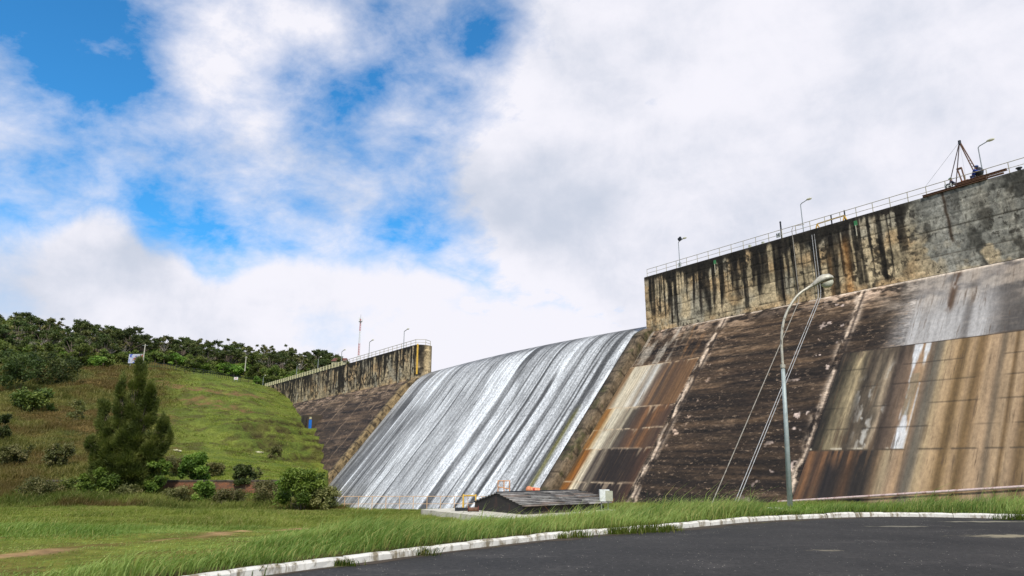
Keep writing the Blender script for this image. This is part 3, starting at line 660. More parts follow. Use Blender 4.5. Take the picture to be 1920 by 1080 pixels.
# terrace behind the brick wall, then the hill
for x in (300, 420, 520): cp(x, 905, 72.5)
cp(590, 905, 90); cp(600, 890, 118); cp(560, 870, 108); cp(450, 870, 86); cp(330, 870, 86); cp(200, 890, 74); cp(60, 905, 72); cp(-150, 905, 72)
for x, y in ((600, 890), (600, 850), (590, 825), (575, 800), (562, 780), (550, 765)):
    s_, z_ = slope_px(x, y); cw(s_, qf(z_)+.3, z_); cw(s_, qf(z_)+8, z_)
s_, z_ = wall_px(512, 728); cw(s_, 64, z_); cw(219, 64, 24.6); cw(219, 72, 24.4); cw(232, 66, 25.5)
cp(450, 800, 132); cp(520, 790, 150); cp(350, 800, 128); cp(450, 745, 172); cp(520, 745, 190); cp(350, 745, 165)
cp(300, 695, 196); cp(370, 702, 200); cp(440, 716, 204); cp(480, 722, 210)
cp(0, 800, 108); cp(150, 800, 112); cp(0, 730, 148); cp(150, 730, 156); cp(-200, 780, 110); cp(240, 760, 150)
cp(0, 672, 192); cp(100, 685, 190); cp(200, 690, 195); cp(-200, 640, 190)
cp(0, 632, 245); cp(100, 640, 250); cp(230, 665, 252); cp(330, 676, 262); cp(430, 684, 275); cp(530, 692, 290); cp(600, 697, 300); cp(650, 700, 320); cp(-250, 590, 245); cp(700, 705, 360)
cp(560, 712, 250); cp(0, 650, 420); cp(300, 700, 430); cp(600, 715, 450); cp(-400, 600, 420); cp(-600, 700, 200)
for s_ in (-60, 0, 40, 80): cw(s_, 80, -8); cw(s_, 160, -8)
ctl += [(150, 20, 0), (150, -60, 0), (-150, -60, 2), (0, -60, 0), (-150, 20, 4)]
ctl = np.array(ctl)
def _fit(ctl, lam=.6):
    X = ctl[:, :2]; n = len(X); K = np.linalg.norm(X[:, None]-X[None], axis=2); K = -K
    A = np.zeros((n+3, n+3)); A[:n, :n] = K-lam*np.eye(n); A[:n, n] = 1; A[:n, n+1:] = X; A[n, :n] = 1; A[n+1:, :n] = X.T
    return np.linalg.solve(A, np.concatenate([ctl[:, 2], np.zeros(3)]))
_w = _fit(ctl)
def rbf(X, Y):
    X = np.asarray(X, float); Y = np.asarray(Y, float); sh = X.shape; x = X.ravel(); y = Y.ravel(); out = np.zeros(len(x))
    for i0 in range(0, len(x), 40000):
        a, b = x[i0:i0+40000], y[i0:i0+40000]
        r = -np.sqrt((a[:, None]-ctl[None, :, 0])**2+(b[:, None]-ctl[None, :, 1])**2+2.0)
        out[i0:i0+40000] = r@_w[:-3]+_w[-3]+_w[-2]*a+_w[-1]*b
    return out.reshape(sh)
def in_basin(X, Y):
    xl = -16.3-(Y-59.6)*.245; xr = -1+(Y-59.6)*.39
    return (Y > 59.6) & (X > xl) & (X < xr)
def terrain(X, Y, fine=True):
    X = np.asarray(X, float); Y = np.asarray(Y, float)
    z = rbf(X, Y); s = X*dv[0]+Y*dv[1]; q = X*ev[0]+Y*ev[1]
    hill = sst(z, 0, 6)
    if fine:
        z = z+(fbm(X*.12, Y*.12, 701, 4)-.5)*2.6*hill*sst(q, 56, 44)*(1-.4*sst(s, 190, 215))
        z = z+((fbm(X*.5, Y*.4, 705, 4)-.5)*1.0+(fbm(X*.14, Y*.16, 706, 3)-.5)*1.4*sst(q, 50, 40))*hill+(fbm(X*.35, Y*.35, 709, 4)-.5)*.28*(1-hill)*sst(kdist(X, Y), 1, 5)*sst(q, 60, 40)
    if fine:
        tm = sst(q, 30, 40)*sst(s, 118, 124)*sst(s, 185, 150)*sst(z, -1.5, 0)*sst(z, 14, 9)
        ph = (z+(fbm(X*.15, Y*.15, 713, 3)-.5)*2)/1.9
        z = z+tm*(1.5*(np.clip((ph % 1)*3.2, 0, 1)-(ph % 1)))
    kd = kdist(X, Y)
    z = np.where((kd < 6) & (Y < 40), z*sst(kd, .3, 6)+.12*(1-sst(kd, .3, 6)), z)
    z = np.where((kd < .15) & (Y < 60), -.10, z)
    z = np.where((q > 53) & (s < 118.5), np.minimum(z, -7.0), z)
    z = np.where((q > 66) & (s >= 118.5) & (s < 214.5), np.minimum(z, 10.0), z)
    z = np.where((q > 69) & (s >= 214.5) & (s < 222), np.minimum(z, 24.0), z)
    z = np.where(in_basin(X, Y), np.minimum(z, -7.2), z)
    return z
def march(x, y, y0=8, y1=480):
    r = ray(x, y); Y = np.concatenate([np.arange(y0, 80, .25), np.arange(80, y1, .8)]); t = Y/r[1]
    X = r[0]*t; Z = r[2]*t+EYE; T_ = terrain(X, Y); k = np.nonzero(T_ > Z)[0]
    k = k[0] if len(k) else len(Y)-1
    return np.array([X[k], Y[k], float(T_[k])])
def seg_dist(X, Y, pts):
    best = np.full(np.shape(X), 1e9)
    for a, b in zip(pts[:-1], pts[1:]):
        a = np.array(a[:2]); b = np.array(b[:2]); v = b-a; L = max(v@v, 1e-9)
        t = np.clip(((X-a[0])*v[0]+(Y-a[1])*v[1])/L, 0, 1)
        best = np.minimum(best, np.hypot(X-a[0]-t*v[0], Y-a[1]-t*v[1]))
    return best

TRACK = [march(*p) for p in ((-60, 1052), (0, 1045), (75, 1037), (130, 1027), (220, 1020), (300, 1014), (360, 1009), (450, 997), (560, 992), (640, 988))]
BARE = [march(*p) for p in ((650, 987), (700, 986), (740, 987))]; BARE2 = [march(*p) for p in ((812, 983), (835, 985))]; BARE3 = [march(*p) for p in ((760, 968), (830, 968))]
SCAR = [march(*p) for p in ((300, 722), (360, 730), (420, 738), (470, 742))]; SCAR2 = [march(*p) for p in ((350, 748), (420, 760), (460, 768))]
SHADEX = None
def ground_color(X, Y, Z):
    kd = kdist(X, Y); n = fbm(X*.25, Y*.25, 801, 4); n2 = fbm(X*1.1, Y*1.1, 805, 4); hill = sst(Z, -1, 4)
    c = mixc(np.broadcast_to(np.array([92., 108, 40]), X.shape+(3,)).copy(), (124, 132, 50), sst(n, .35, .65))
    c = mixc(c, (120, 98, 52), sst(n2, .55, .72)*.6)
    h = mixc(np.broadcast_to(np.array([96., 108, 46]), X.shape+(3,)).copy(), (118, 126, 54), sst(n, .35, .65))
    h = mixc(h, (88, 82, 46), sst(fbm(X*.5, Y*.28, 811, 4), .55, .66)*.7)
    # rougher, browner slope on the left
    px = X/np.maximum(Y, 1)
    left = sst(px+(n-.5)*.12, -.46, -.54)
    hl = mixc(np.broadcast_to(np.array([92., 92, 42]), X.shape+(3,)).copy(), (116, 96, 54), sst(fbm(X*.09, Y*.09, 821, 4), .42, .62))
    hl = mixc(hl, (62, 68, 30), sst(fbm(X*.3, Y*.3, 823, 4), .52, .68)*.8)
    h = mixc(h, hl, left)
    for sc_, w_ in ((SCAR, 4.5), (SCAR2, 3.5)):
        h = mixc(h, (128, 98, 66), sst(seg_dist(X, Y, sc_)+(n2-.5)*9, w_, w_*.3)*sst(fbm(X*.8, Y*.8, 827, 3), .35, .55)*.9)
    s_ = X*dv[0]+Y*dv[1]; q_ = X*ev[0]+Y*ev[1]; tm = sst(q_, 30, 40)*sst(s_, 118, 124)*sst(s_, 185, 150)*sst(Z, -1.5, 0)*sst(Z, 14, 9)
    ph = ((Z+(fbm(X*.15, Y*.15, 713, 3)-.5)*2)/1.9) % 1
    h = mixc(h, (58, 48, 32), tm*sst(ph, .08, .2)*sst(ph, .55, .4)*sst(n2, .3, .5)*.9)
    c = mixc(c, h, hill)
    c = mixc(c, (118, 104, 48), sst(seg_dist(X, Y, TRACK)+(n-.5)*2, 1.9, .4)*.6)
    c = mixc(c, (176, 142, 98), sst(seg_dist(X, Y, TRACK)+(n2-.5)*.7, .30, .08)*sst(fbm(X*.3, Y*.3, 829, 2), .2, .5))
    for b, w_ in ((BARE, .8), (BARE2, .5)): c = mixc(c, (158, 142, 92), sst(seg_dist(X, Y, b)+(n2-.5)*.8, w_, w_*.5))
    c = mixc(c, (140, 104, 56), sst(seg_dist(X, Y, BARE3)+(n2-.5)*1.5, 3.5, 1)*.6)
    c = mixc(c, (70, 58, 36), sst(kd, .9, .3)*.7)
    return c
def build_ground():
    xs = np.unique(np.round(np.concatenate([np.arange(-900, -260, 40), np.arange(-260, -150, 1.6), np.arange(-150, -60, .8), np.arange(-60, -22, .5), np.arange(-22, 26, .25), np.arange(26, 60, 1.5), np.arange(60, 900, 40)]), 3))
    ys = np.unique(np.round(np.concatenate([np.arange(-400, -40, 40), np.arange(-40, 5, 1.5), np.arange(5, 34, .25), np.arange(34, 75, .45), np.arange(75, 215, .8), np.arange(215, 330, 1.8), np.arange(330, 500, 8), np.arange(500, 1400, 60)]), 3))
    X, Y = np.meshgrid(xs, ys); Z = terrain(X, Y); c = ground_color(X, Y, Z)
    m, T, b, out = base_mat('soil_and_turf')
    at_ = T.new('ShaderNodeVertexColor'); at_.layer_name = 'Col'; tc = T.new('ShaderNodeTexCoord')
    n = T.noise(tc.outputs['Object'], 3.0, 8, .7); n2 = T.noise(tc.outputs['Object'], .6, 6, .6)
    k = T.math('MULTIPLY', T.mrange(n, .3, .7, .55, 1.4), T.mrange(n2, .3, .7, .8, 1.2))
    vm = T.new('ShaderNodeVectorMath', operation='SCALE'); T.link(at_.outputs[0], vm.inputs[0]); T.link(k, vm.inputs['Scale'])
    T.link(vm.outputs[0], b.inputs['Base Color']); b.inputs['Roughness'].default_value = .95; b.inputs['Specular IOR Level'].default_value = .1
    bp = T.new('ShaderNodeBump'); bp.inputs['Strength'].default_value = .8; bp.inputs['Distance'].default_value = .12
    T.link(n, bp.inputs['Height']); T.link(bp.outputs[0], b.inputs['Normal'])
    o = np_mesh('ground', np.stack([X, Y, Z], -1).reshape(-1, 3), grid(xs, ys), m, None, s2l(c).reshape(-1, 3)*.8, None, True)
    tag(o, kind='structure')
build_ground()
def build_road():
    pts = KC[(KC[:, 0] > -46) & (KC[:, 0] < 45)]; V = [(p[0], p[1]-.02, 0) for p in pts]+[(45, -60, 0), (-45.9, -60, 0)]
    m, T, b, out = base_mat('worn_asphalt'); tc = T.new('ShaderNodeTexCoord'); O = tc.outputs['Object']
    n = T.noise(O, .35, 6, .6); n2 = T.noise(O, 9, 6, .85); n3 = T.noise(T.mapping(O, (.6, 1, 1)), 1.2, 6, .65)
    c = T.mix(T.mrange(n, .35, .65), C4(40, 38, 36), C4(54, 51, 48)); c = T.mix(T.mrange(n3, .55, .72), c, C4(66, 62, 58))
    vo = T.new('ShaderNodeTexVoronoi'); vo.inputs['Scale'].default_value = 9; T.link(O, vo.inputs['Vector'])
    sp = T.math('LESS_THAN', vo.outputs['Distance'], T.mrange(n3, .4, .7, .05, .12)); c = T.mix(T.math('MULTIPLY', sp, .85), c, C4(190, 180, 165))
    vm = T.new('ShaderNodeVectorMath', operation='SCALE'); T.link(c, vm.inputs[0]); T.link(T.mrange(n2, .3, .7, .3, 1.9), vm.inputs['Scale']); c = vm.outputs[0]
    def dist(px, py, a, bb, col, ang=0, th=.62):
        nonlocal c
        P = onz(px, py, 0); mp = T.mapping(O, (1/a, 1/bb, 1), (-P[0]/a, -P[1]/bb, 0)); ln = T.new('ShaderNodeVectorMath', operation='LENGTH')
        s2 = T.new('ShaderNodeSeparateXYZ'); T.link(mp, s2.inputs[0]); cb = T.new('ShaderNodeCombineXYZ'); T.link(s2.outputs[0], cb.inputs[0]); T.link(s2.outputs[1], cb.inputs[1])
        T.link(cb.outputs[0], ln.inputs[0]); k = T.math('ADD', T.math('SUBTRACT', 1, ln.outputs['Value']), T.math('MULTIPLY', T.math('SUBTRACT', T.noise(O, 2.2, 6, .7), .5), 2.2))
        c = T.mix(T.mrange(k, .35, .75, 0, .85), c, col)
    dist(1545, 1032, .55, .22, C4(128, 118, 98)); dist(1900, 1005, 1.9, .6, C4(150, 138, 112)); dist(1690, 987, 1.7, .3, C4(125, 118, 100)); dist(1850, 978, 2.2, .4, C4(140, 132, 112)); dist(1800, 965, 4, .3, C4(90, 84, 70))
    T.link(c, b.inputs['Base Color']); b.inputs['Roughness'].default_value = .8; b.inputs['Specular IOR Level'].default_value = .25
    bp = T.new('ShaderNodeBump'); bp.inputs['Strength'].default_value = .5; bp.inputs['Distance'].default_value = .01
    T.link(n2, bp.inputs['Height']); T.link(bp.outputs[0], b.inputs['Normal'])
    mb = MB(); mb.add(V, [tuple(range(len(V)-1, -1, -1))]); o = mb.build('road', m); tag(o, kind='structure')
    # brown grit line along the kerb
    mg = simple('damp_grit', (62, 50, 36), .95, scale=3, dirt=(90, 96, 40), ds=1.5, dth=.6)
    mb = MB(); rr = random.Random(3); i = np.arange(0, len(KC)-1, 2); prev = None; V = []; Fc = []
    for k in i:
        p = KC[k]; t = KC[k+1]-p; t = t/np.linalg.norm(t); nn = np.array([t[1], -t[0]]); w = .10+.35*fbm(np.array([p[0]*.9]), np.array([3.]), 9)[0]**2*2
        V += [(p[0], p[1]-.0, .004), (p[0]+nn[0]*w, p[1]+nn[1]*w, .004)]
    Fc = [(2*j, 2*j+1, 2*j+3, 2*j+2) for j in range(len(i)-1)]; mb.add(V, Fc); tag(mb.build('kerb_grit', mg), kind='structure')
    # kerb stones
    mk = simple('whitewashed_kerb', (214, 208, 196), .8, var=.1, scale=4, bump=.4, dirt=(132, 120, 98), ds=4.5, dth=.5)
    L = np.concatenate([[0], np.cumsum(np.linalg.norm(np.diff(KC, axis=0), axis=1))]); mb = MB(); pos = 0
    while pos < L[-1]-1.2:
        ln = rr.uniform(.85, 1.15); a = pos+.008; bnd = pos+ln-.008; pos += ln
        hh = .13+rr.uniform(-.01, .01); tl = rr.uniform(-.012, .012); off = rr.uniform(-.015, .015)
        ss = np.linspace(a, bnd, 5); V = []
        for q in ss:
            x = np.interp(q, L, KC[:, 0]); y = np.interp(q, L, KC[:, 1]); x2 = np.interp(q+.05, L, KC[:, 0]); y2 = np.interp(q+.05, L, KC[:, 1])
            t = np.array([x2-x, y2-y]); t /= max(np.linalg.norm(t), 1e-6); nn = np.array([-t[1], t[0]])
            j = [rr.uniform(-.008, .008) for _ in range(5)]; e = .012 if q in (ss[0], ss[-1]) else 0
            for (o_, z_) in ((off+j[0], -.05), (off+.0+j[1], hh-.035-e), (off+.035+j[2], hh-e*.6), (off+.12, hh-e*.6+j[3]*.5), (off+.14, -.05)):
                V.append((x+nn[0]*o_, y+nn[1]*o_, z_+tl*(q-a)))
        Fc = [(5*i+k, 5*i+5+k, 5*i+6+k, 5*i+1+k) for i in range(4) for k in range(4)]+[(0, 1, 2, 3, 4), (24, 23, 22, 21, 20)]
        mb.add(V, Fc)
    tag(mb.build('kerb', mk), kind='structure')
build_road()
M_pool = simple('still_water', (70, 78, 72), .08)
mb = MB(); mb.add([(-40, 59.7, -5.5), (8, 59.7, -5.5), (12, 140, -5.5), (-60, 140, -5.5)], [(0, 1, 2, 3)]); tag(mb.build('basin_water', M_pool), kind='structure')
mb = MB(); mb.add([W(-60, 67.9, 19.3), W(214, 67.9, 19.3), W(214, 500, 19.3), W(-60, 500, 19.3)], [(0, 3, 2, 1)]); tag(mb.build('reservoir_water', M_pool), kind='structure')

# ------------------------------------------------------------------ vegetation
def leaf_arrays(C, size, nrm_bias, r, asp=.6):
    """leaf quads at centres C"""
    n = len(C); u = r.normal(size=(n, 3)); w = r.normal(size=(n, 3))+nrm_bias
    w /= np.linalg.norm(w, axis=1)[:, None]; u = u-(u*w).sum(1)[:, None]*w; u /= np.linalg.norm(u, axis=1)[:, None]; v = np.cross(w, u)
    sz = (size*r.uniform(.6, 1.35, n))[:, None]
    V = np.stack([C-u*sz, C+v*sz*asp*.9-u*sz*.1, C+u*sz, C-v*sz*asp*.9-u*sz*.1], 1)
    return V.reshape(-1, 3), np.arange(4*n).reshape(-1, 4)
def crown(name, clumps, n_leaf, size, cols, r, parent, asp=.6, squash=.75, hollow=.5, mat=None):
    C = []; K = []
    tot = sum(c[3]**2 for c in clumps)
    for (x, y, z, R) in clumps:
        n = max(8, int(n_leaf*R*R/tot)); dd = r.normal(size=(n, 3)); dd /= np.linalg.norm(dd, axis=1)[:, None]
        rr_ = R*(hollow+(1-hollow)*r.random(n)**.6)*(1+.22*r.normal(size=n))
        p = dd*rr_[:, None]*np.array([1, 1, squash])+np.array([x, y, z]); C.append(p); K.append(np.full(n, r.random())+.35*r.random(n))
    C = np.concatenate(C); K = np.concatenate(K)/1.35
    V, Fc = leaf_arrays(C, size, np.array([0, 0, .9]), r, asp)
    cc = pal(K, np.linspace(0, 1, len(cols)), cols); cl = np.repeat(s2l(np.clip(cc, 0, 255)), 4, axis=0)
    return np_mesh(name, V, Fc, mat or M_leaf, parent, cl)
GREENS = [(58, 72, 32), (86, 100, 46), (112, 122, 60), (138, 142, 78)]
DARKG = [(46, 56, 30), (68, 80, 42), (92, 102, 56), (120, 122, 76)]
OLIVE = [(74, 78, 44), (102, 104, 60), (128, 124, 78), (150, 140, 96)]
BRIGHT = [(70, 92, 34), (96, 122, 48), (128, 152, 66), (160, 178, 90)]
def make_tree(label, H, R, cols, seed, kind):
    r = np.random.default_rng(seed); t = thing('tree', label, 'tree', (0, 0, -600), 0, 'trees of the wood on the hill')
    clumps = []; n = {'broad': 20, 'round': 17, 'sparse': 13, 'tall': 17}[kind]
    for i in range(n):
        a = r.uniform(0, 2*math.pi); k = math.sqrt(r.uniform(0, 1))
        if kind == 'broad': x, y, z, q = R*k*math.cos(a), R*k*math.sin(a), H*(.68+.26*(1-k*k))+r.normal()*.5, R*r.uniform(.15, .32)
        elif kind == 'round': x, y, z, q = R*.75*k*math.cos(a), R*.75*k*math.sin(a), H*r.uniform(.3, .92), R*r.uniform(.2, .42)
        elif kind == 'sparse': x, y, z, q = R*k*math.cos(a), R*k*math.sin(a), H*r.uniform(.5, 1.0), R*r.uniform(.12, .24)
        else: x, y, z, q = R*.6*k*math.cos(a), R*.6*k*math.sin(a), H*r.uniform(.3, .98), R*r.uniform(.18, .38)
        clumps.append((x, y, z, q))
    crown('crown', clumps, 1900 if kind != 'sparse' else 900, .24, cols, r, t, .7, .6, .12)
    mb = MB(); top = (r.normal()*.3, r.normal()*.3, H*.5)
    mb.tube([(0, 0, -1), (top[0]*.5, top[1]*.5, H*.25), top], [.2, .15, .11], 6)
    for c in clumps: mb.tube([(top[0]*.6, top[1]*.6, H*.33), ((c[0]+top[0])*.5, (c[1]+top[1])*.5, (c[2]+H*.4)*.5), c[:3]], [.09, .06, .03], 4, False)
    mb.build('trunk', M_palebark if kind == 'sparse' else M_bark, t, world=False)
    return t
def copy_tree(o, parent=None):
    c = o.copy(); scene.collection.objects.link(c); c.parent = parent
    for ch in o.children: copy_tree(ch, c)
    return c
PROTO = [('flat-topped dark green tree of the hillside wood', 8.5, 4.2, DARKG, 'broad'), ('flat-topped dark green tree of the hillside wood', 7.5, 3.6, DARKG, 'broad'),
         ('round mid green tree of the hillside wood', 6.5, 3.2, GREENS, 'round'), ('round mid green tree of the hillside wood', 5.5, 2.8, GREENS, 'round'),
         ('sparse airy tree of the hillside wood with pale stems', 9, 3.0, OLIVE, 'sparse'), ('tall olive green tree of the hillside wood', 8, 2.6, OLIVE, 'tall'),
         ('low bright green tree at the edge of the hillside wood', 4.2, 2.6, BRIGHT, 'round')]
def build_wood():
    pr = [make_tree(l, H, R, c, 900+i, k) for i, (l, H, R, c, k) in enumerate(PROTO)]; used = [False]*len(pr)
    r = np.random.default_rng(5)
    line = np.array([march(x, y) for x, y in ((-80, 690), (0, 688), (100, 692), (180, 692), (215, 684), (290, 681), (350, 697), (440, 708), (480, 714))])
    lx = line[:, 0]/line[:, 1]; ly = line[:, 1]; o = np.argsort(lx); lx, ly = lx[o], ly[o]
    pts = []; tries = 0
    while len(pts) < 292 and tries < 30000:
        tries += 1
        a = r.uniform(-.80, -.245); far = np.interp(a, [-.8, -.5, -.3, -.24], [258, 268, 300, 320])
        near = np.interp(a, lx, ly) if a < -.375 else 228
        Y = near+1+(far-near)*r.random()**1.35; X = a*Y
        s = X*dv[0]+Y*dv[1]; q = X*ev[0]+Y*ev[1]
        if q > 60 and s < 222: continue
        if -.592 < a < -.55 and Y < 205: continue
        dm = 3.8
        if any((X-p[0])**2+(Y-p[1])**2 < dm*dm for p in pts): continue
        pts.append((X, Y))
    P = np.array(pts); Z = terrain(P[:, 0], P[:, 1])
    for (X, Y), z in zip(pts, Z):
        near = np.interp(X/Y, lx, ly) if X/Y < -.375 else 228
        u = r.random()
        if Y > np.interp(X/Y, [-.8, -.5, -.3, -.24], [235, 245, 275, 295]) and r.random() < .5: k = 4 if r.random() < .6 else 0
        elif Y-near < 12: k = 6 if u < .45 else (3 if u < .8 else 2)
        else: k = (0 if u < .26 else 1 if u < .45 else 2 if u < .62 else 3 if u < .72 else 4 if u < .83 else 5 if u < .95 else 6)
        t = pr[k] if not used[k] else copy_tree(pr[k]); used[k] = True
        sc = r.uniform(.75, 1.2); t.location = (X, Y, float(z)-.2); t.rotation_euler = (0, 0, r.uniform(0, 6.28)); t.scale = (sc, sc, sc*r.uniform(.9, 1.1))
build_wood()
def undergrowth():
    r = np.random.default_rng(14); n = 150000; a = -r.uniform(.30, .80, n)
    line = np.array([march(x, y) for x, y in ((-80, 690), (0, 688), (100, 692), (180, 692), (215, 684), (290, 681), (350, 697), (440, 708), (480, 714))])
    lx = line[:, 0]/line[:, 1]; ly = line[:, 1]; o = np.argsort(lx); near = np.where(a < -.375, np.interp(a, lx[o], ly[o]), 224)
    Y = near+1+70*r.random(n)**1.3; X = a*Y; s = X*dv[0]+Y*dv[1]; q = X*ev[0]+Y*ev[1]
    top = sst(fbm(X*.22, Y*.22, 141, 3), .34, .62)*3.2*sst(Y-near, 0, 4)
    ok = ((q < 60) | (s > 222)) & (top > .25) & ~((a > -.592) & (a < -.56) & (Y < 200)); X, Y, top = X[ok], Y[ok], top[ok]
    Z = terrain(X, Y)+top*np.sqrt(r.random(len(X))); V, Fc = leaf_arrays(np.stack([X, Y, Z], 1), .3, np.array([0, -.3, .9]), r, .7)
    k = np.clip(fbm(X*.15, Y*.15, 145, 3)*1.4-.35+.4*r.random(len(X)), 0, 1); cc = pal(k, [0, .35, .7, 1], [(46, 58, 26), (70, 84, 36), (98, 110, 50), (128, 126, 66)])
    tag(np_mesh('undergrowth', V, Fc, M_leaf, None, np.repeat(s2l(cc), 4, axis=0)), 'tangled green undergrowth between the trees of the hillside wood', kind='stuff')
undergrowth()

def bare_tree(x, y, Yd, H, label, seed):
    r = random.Random(seed); P = march(x, y); t = thing('bare_tree', label, 'tree', P.tolist())
    mb = MB()
    def br(p, d, L, rr_, lv):
        q = p+d*L; mid = (p+q)/2+Vector((r.uniform(-.1, .1), r.uniform(-.1, .1), .05))*L
        mb.tube([p, mid, q], [rr_, rr_*.8, rr_*.55], 5, False)
        if lv: 
            for _ in range(3): br(q if r.random() < .6 else mid, (d+Vector((r.uniform(-.8, .8), r.uniform(-.8, .8), r.uniform(-.1, .5)))).normalized(), L*.7, rr_*.55, lv-1)
    br(Vector(P)-Vector((0, 0, .3)), Vector((.05, 0, 1)), H*.35, .16, 4); mb.build('trunk', M_palebark, t)
bare_tree(62, 678, 0, 8, 'bare pale-branched tree near the left edge in front of the wood', 4)
bare_tree(152, 682, 0, 9, 'bare grey-branched tree beside the top of the tall dark tree', 8)

def bush(x, y, W_, H_, Y, cols, label, name='bush', n=2600, leaf=.10, seed=1, stems=True, sq=.85, cat='bush', dens=1.0, z=None):
    r = np.random.default_rng(seed)
    P = at(x, y, Y); P[2] = float(terrain(np.array([P[0]]), np.array([Y]))[0]) if z is None else z
    t = thing(name, label, cat, P.tolist()); k = Y/1300.0; Rw = W_*k/2; Hh = H_*k; cl = []
    for i in range(26):
        a = r.uniform(0, 2*math.pi); q = math.sqrt(r.random()); zz = r.uniform(.18, .86); w = math.sqrt(max(.05, 1-abs(zz-.45)**2*2.6))
        cl.append((Rw*.8*q*math.cos(a)*w, Rw*.8*q*math.sin(a)*w, Hh*zz, min(Rw, Hh)*r.uniform(.2, .34)))
    crown('leaves', cl, int(n*dens*2.4), leaf, cols, r, t, .5, sq, .25)
    if stems:
        mb = MB()
        for c in cl[:9]: mb.tube([(c[0]*.1, c[1]*.1, -.1), (c[0]*.5, c[1]*.5, c[2]*.5), c[:3]], [.02, .014, .006], 4, False)
        mb.build('stems', M_bark, t, world=False)
    return t
bush(565, 955, 92, 82, 57, BRIGHT, 'big rounded bright green bush left of the spillway railing', n=5200, leaf=.13, seed=1)
bush(362, 905, 60, 64, 71, BRIGHT, 'bright green bush with drooping leaves behind the left end of the brick wall', n=3000, leaf=.14, seed=2)
bush(380, 942, 44, 52, 63, BRIGHT, 'small leafy green bush in front of the brick wall', n=2200, leaf=.12, seed=3)
bush(456, 908, 46, 50, 70, DARKG, 'dark green bush standing on top of the brick wall', n=2400, leaf=.13, seed=4)
bush(478, 906, 26, 40, 71, OLIVE, 'thin grey green sapling beside the dark bush on the wall', n=500, leaf=.11, seed=5)
bush(288, 935, 50, 78, 66, BRIGHT, 'pale green shrub touching the right foot of the tall dark tree', n=2400, leaf=.12, seed=6)
bush(180, 940, 72, 60, 63, BRIGHT, 'yellowish green shrub in front of the left foot of the tall dark tree', n=3200, leaf=.13, seed=7)
bush(36, 930, 26, 20, 63, BRIGHT, 'small low light green bush near the left edge of the meadow', n=900, leaf=.1, seed=8, stems=False)
bush(60, 770, 76, 40, 128, GREENS, 'wide dark green bush alone high on the brown slope at the left', n=1700, leaf=.28, seed=9)
bush(4, 790, 36, 64, 92, DARKG, 'dark leaning bush cut by the left edge of the photo', n=1500, leaf=.16, seed=10)
bush(140, 785, 36, 50, 118, OLIVE, 'thin grey green shrub on the brown slope left of the tall tree', n=420, leaf=.2, seed=11)
bush(95, 722, 90, 66, 160, DARKG, 'dark shrub at the top edge of the brown slope', n=1600, leaf=.3, seed=12)
bush(28, 745, 90, 84, 145, DARKG, 'dense dark shrub at the upper left of the brown slope', n=1600, leaf=.3, seed=13)
bush(435, 930, 24, 26, 64, DARKG, 'little dark bush against the brick wall under the sapling', n=700, leaf=.09, seed=14, stems=False)
bush(295, 838, 40, 62, 84, OLIVE, 'slender olive tree with bare lower stem right of the tall dark tree', n=1400, leaf=.14, seed=15)
bush(515, 838, 30, 26, 112, OLIVE, 'small dark shrub in the middle of the grassy hill near the dam', n=700, leaf=.14, seed=16, stems=False)
bush(25, 880, 60, 50, 80, OLIVE, 'brownish shrub at the foot of the slope by the left edge', n=1500, leaf=.14, seed=17)
bush(110, 880, 60, 56, 78, OLIVE, 'brownish green shrub at the foot of the slope left of the tall tree', n=1500, leaf=.14, seed=18)

for i, (x, y, w_, h_, Y, cl, lb) in enumerate([
    (70, 945, 90, 44, 62, OLIVE, 'low brownish shrub in the weed band near the left edge'), (130, 940, 60, 40, 64, GREENS, 'low green shrub in the weed band left of the yellowish shrub'),
    (235, 945, 60, 34, 62, OLIVE, 'low olive shrub under the tall dark tree'), (330, 942, 60, 36, 63, OLIVE, 'low olive shrub in front of the left end of the brick wall'),
    (430, 950, 74, 34, 61, OLIVE, 'low brownish shrub in front of the middle of the brick wall'), (500, 948, 70, 52, 61, OLIVE, 'ragged olive shrub between the brick wall and the big rounded bush'),
    (610, 955, 60, 44, 57, OLIVE, 'ragged brownish shrub at the left end of the spillway railing'), (530, 925, 50, 50, 64, BRIGHT, 'leafy green shrub just behind the big rounded bush'),
    (330, 885, 60, 34, 76, OLIVE, 'brown tangled shrub on the terrace behind the brick wall'), (400, 893, 40, 24, 76, OLIVE, 'small brown shrub on the terrace between two green bushes')]):
    bush(x, y, w_, h_, Y, cl, lb, n=1500, leaf=.10, seed=200+i, stems=False)

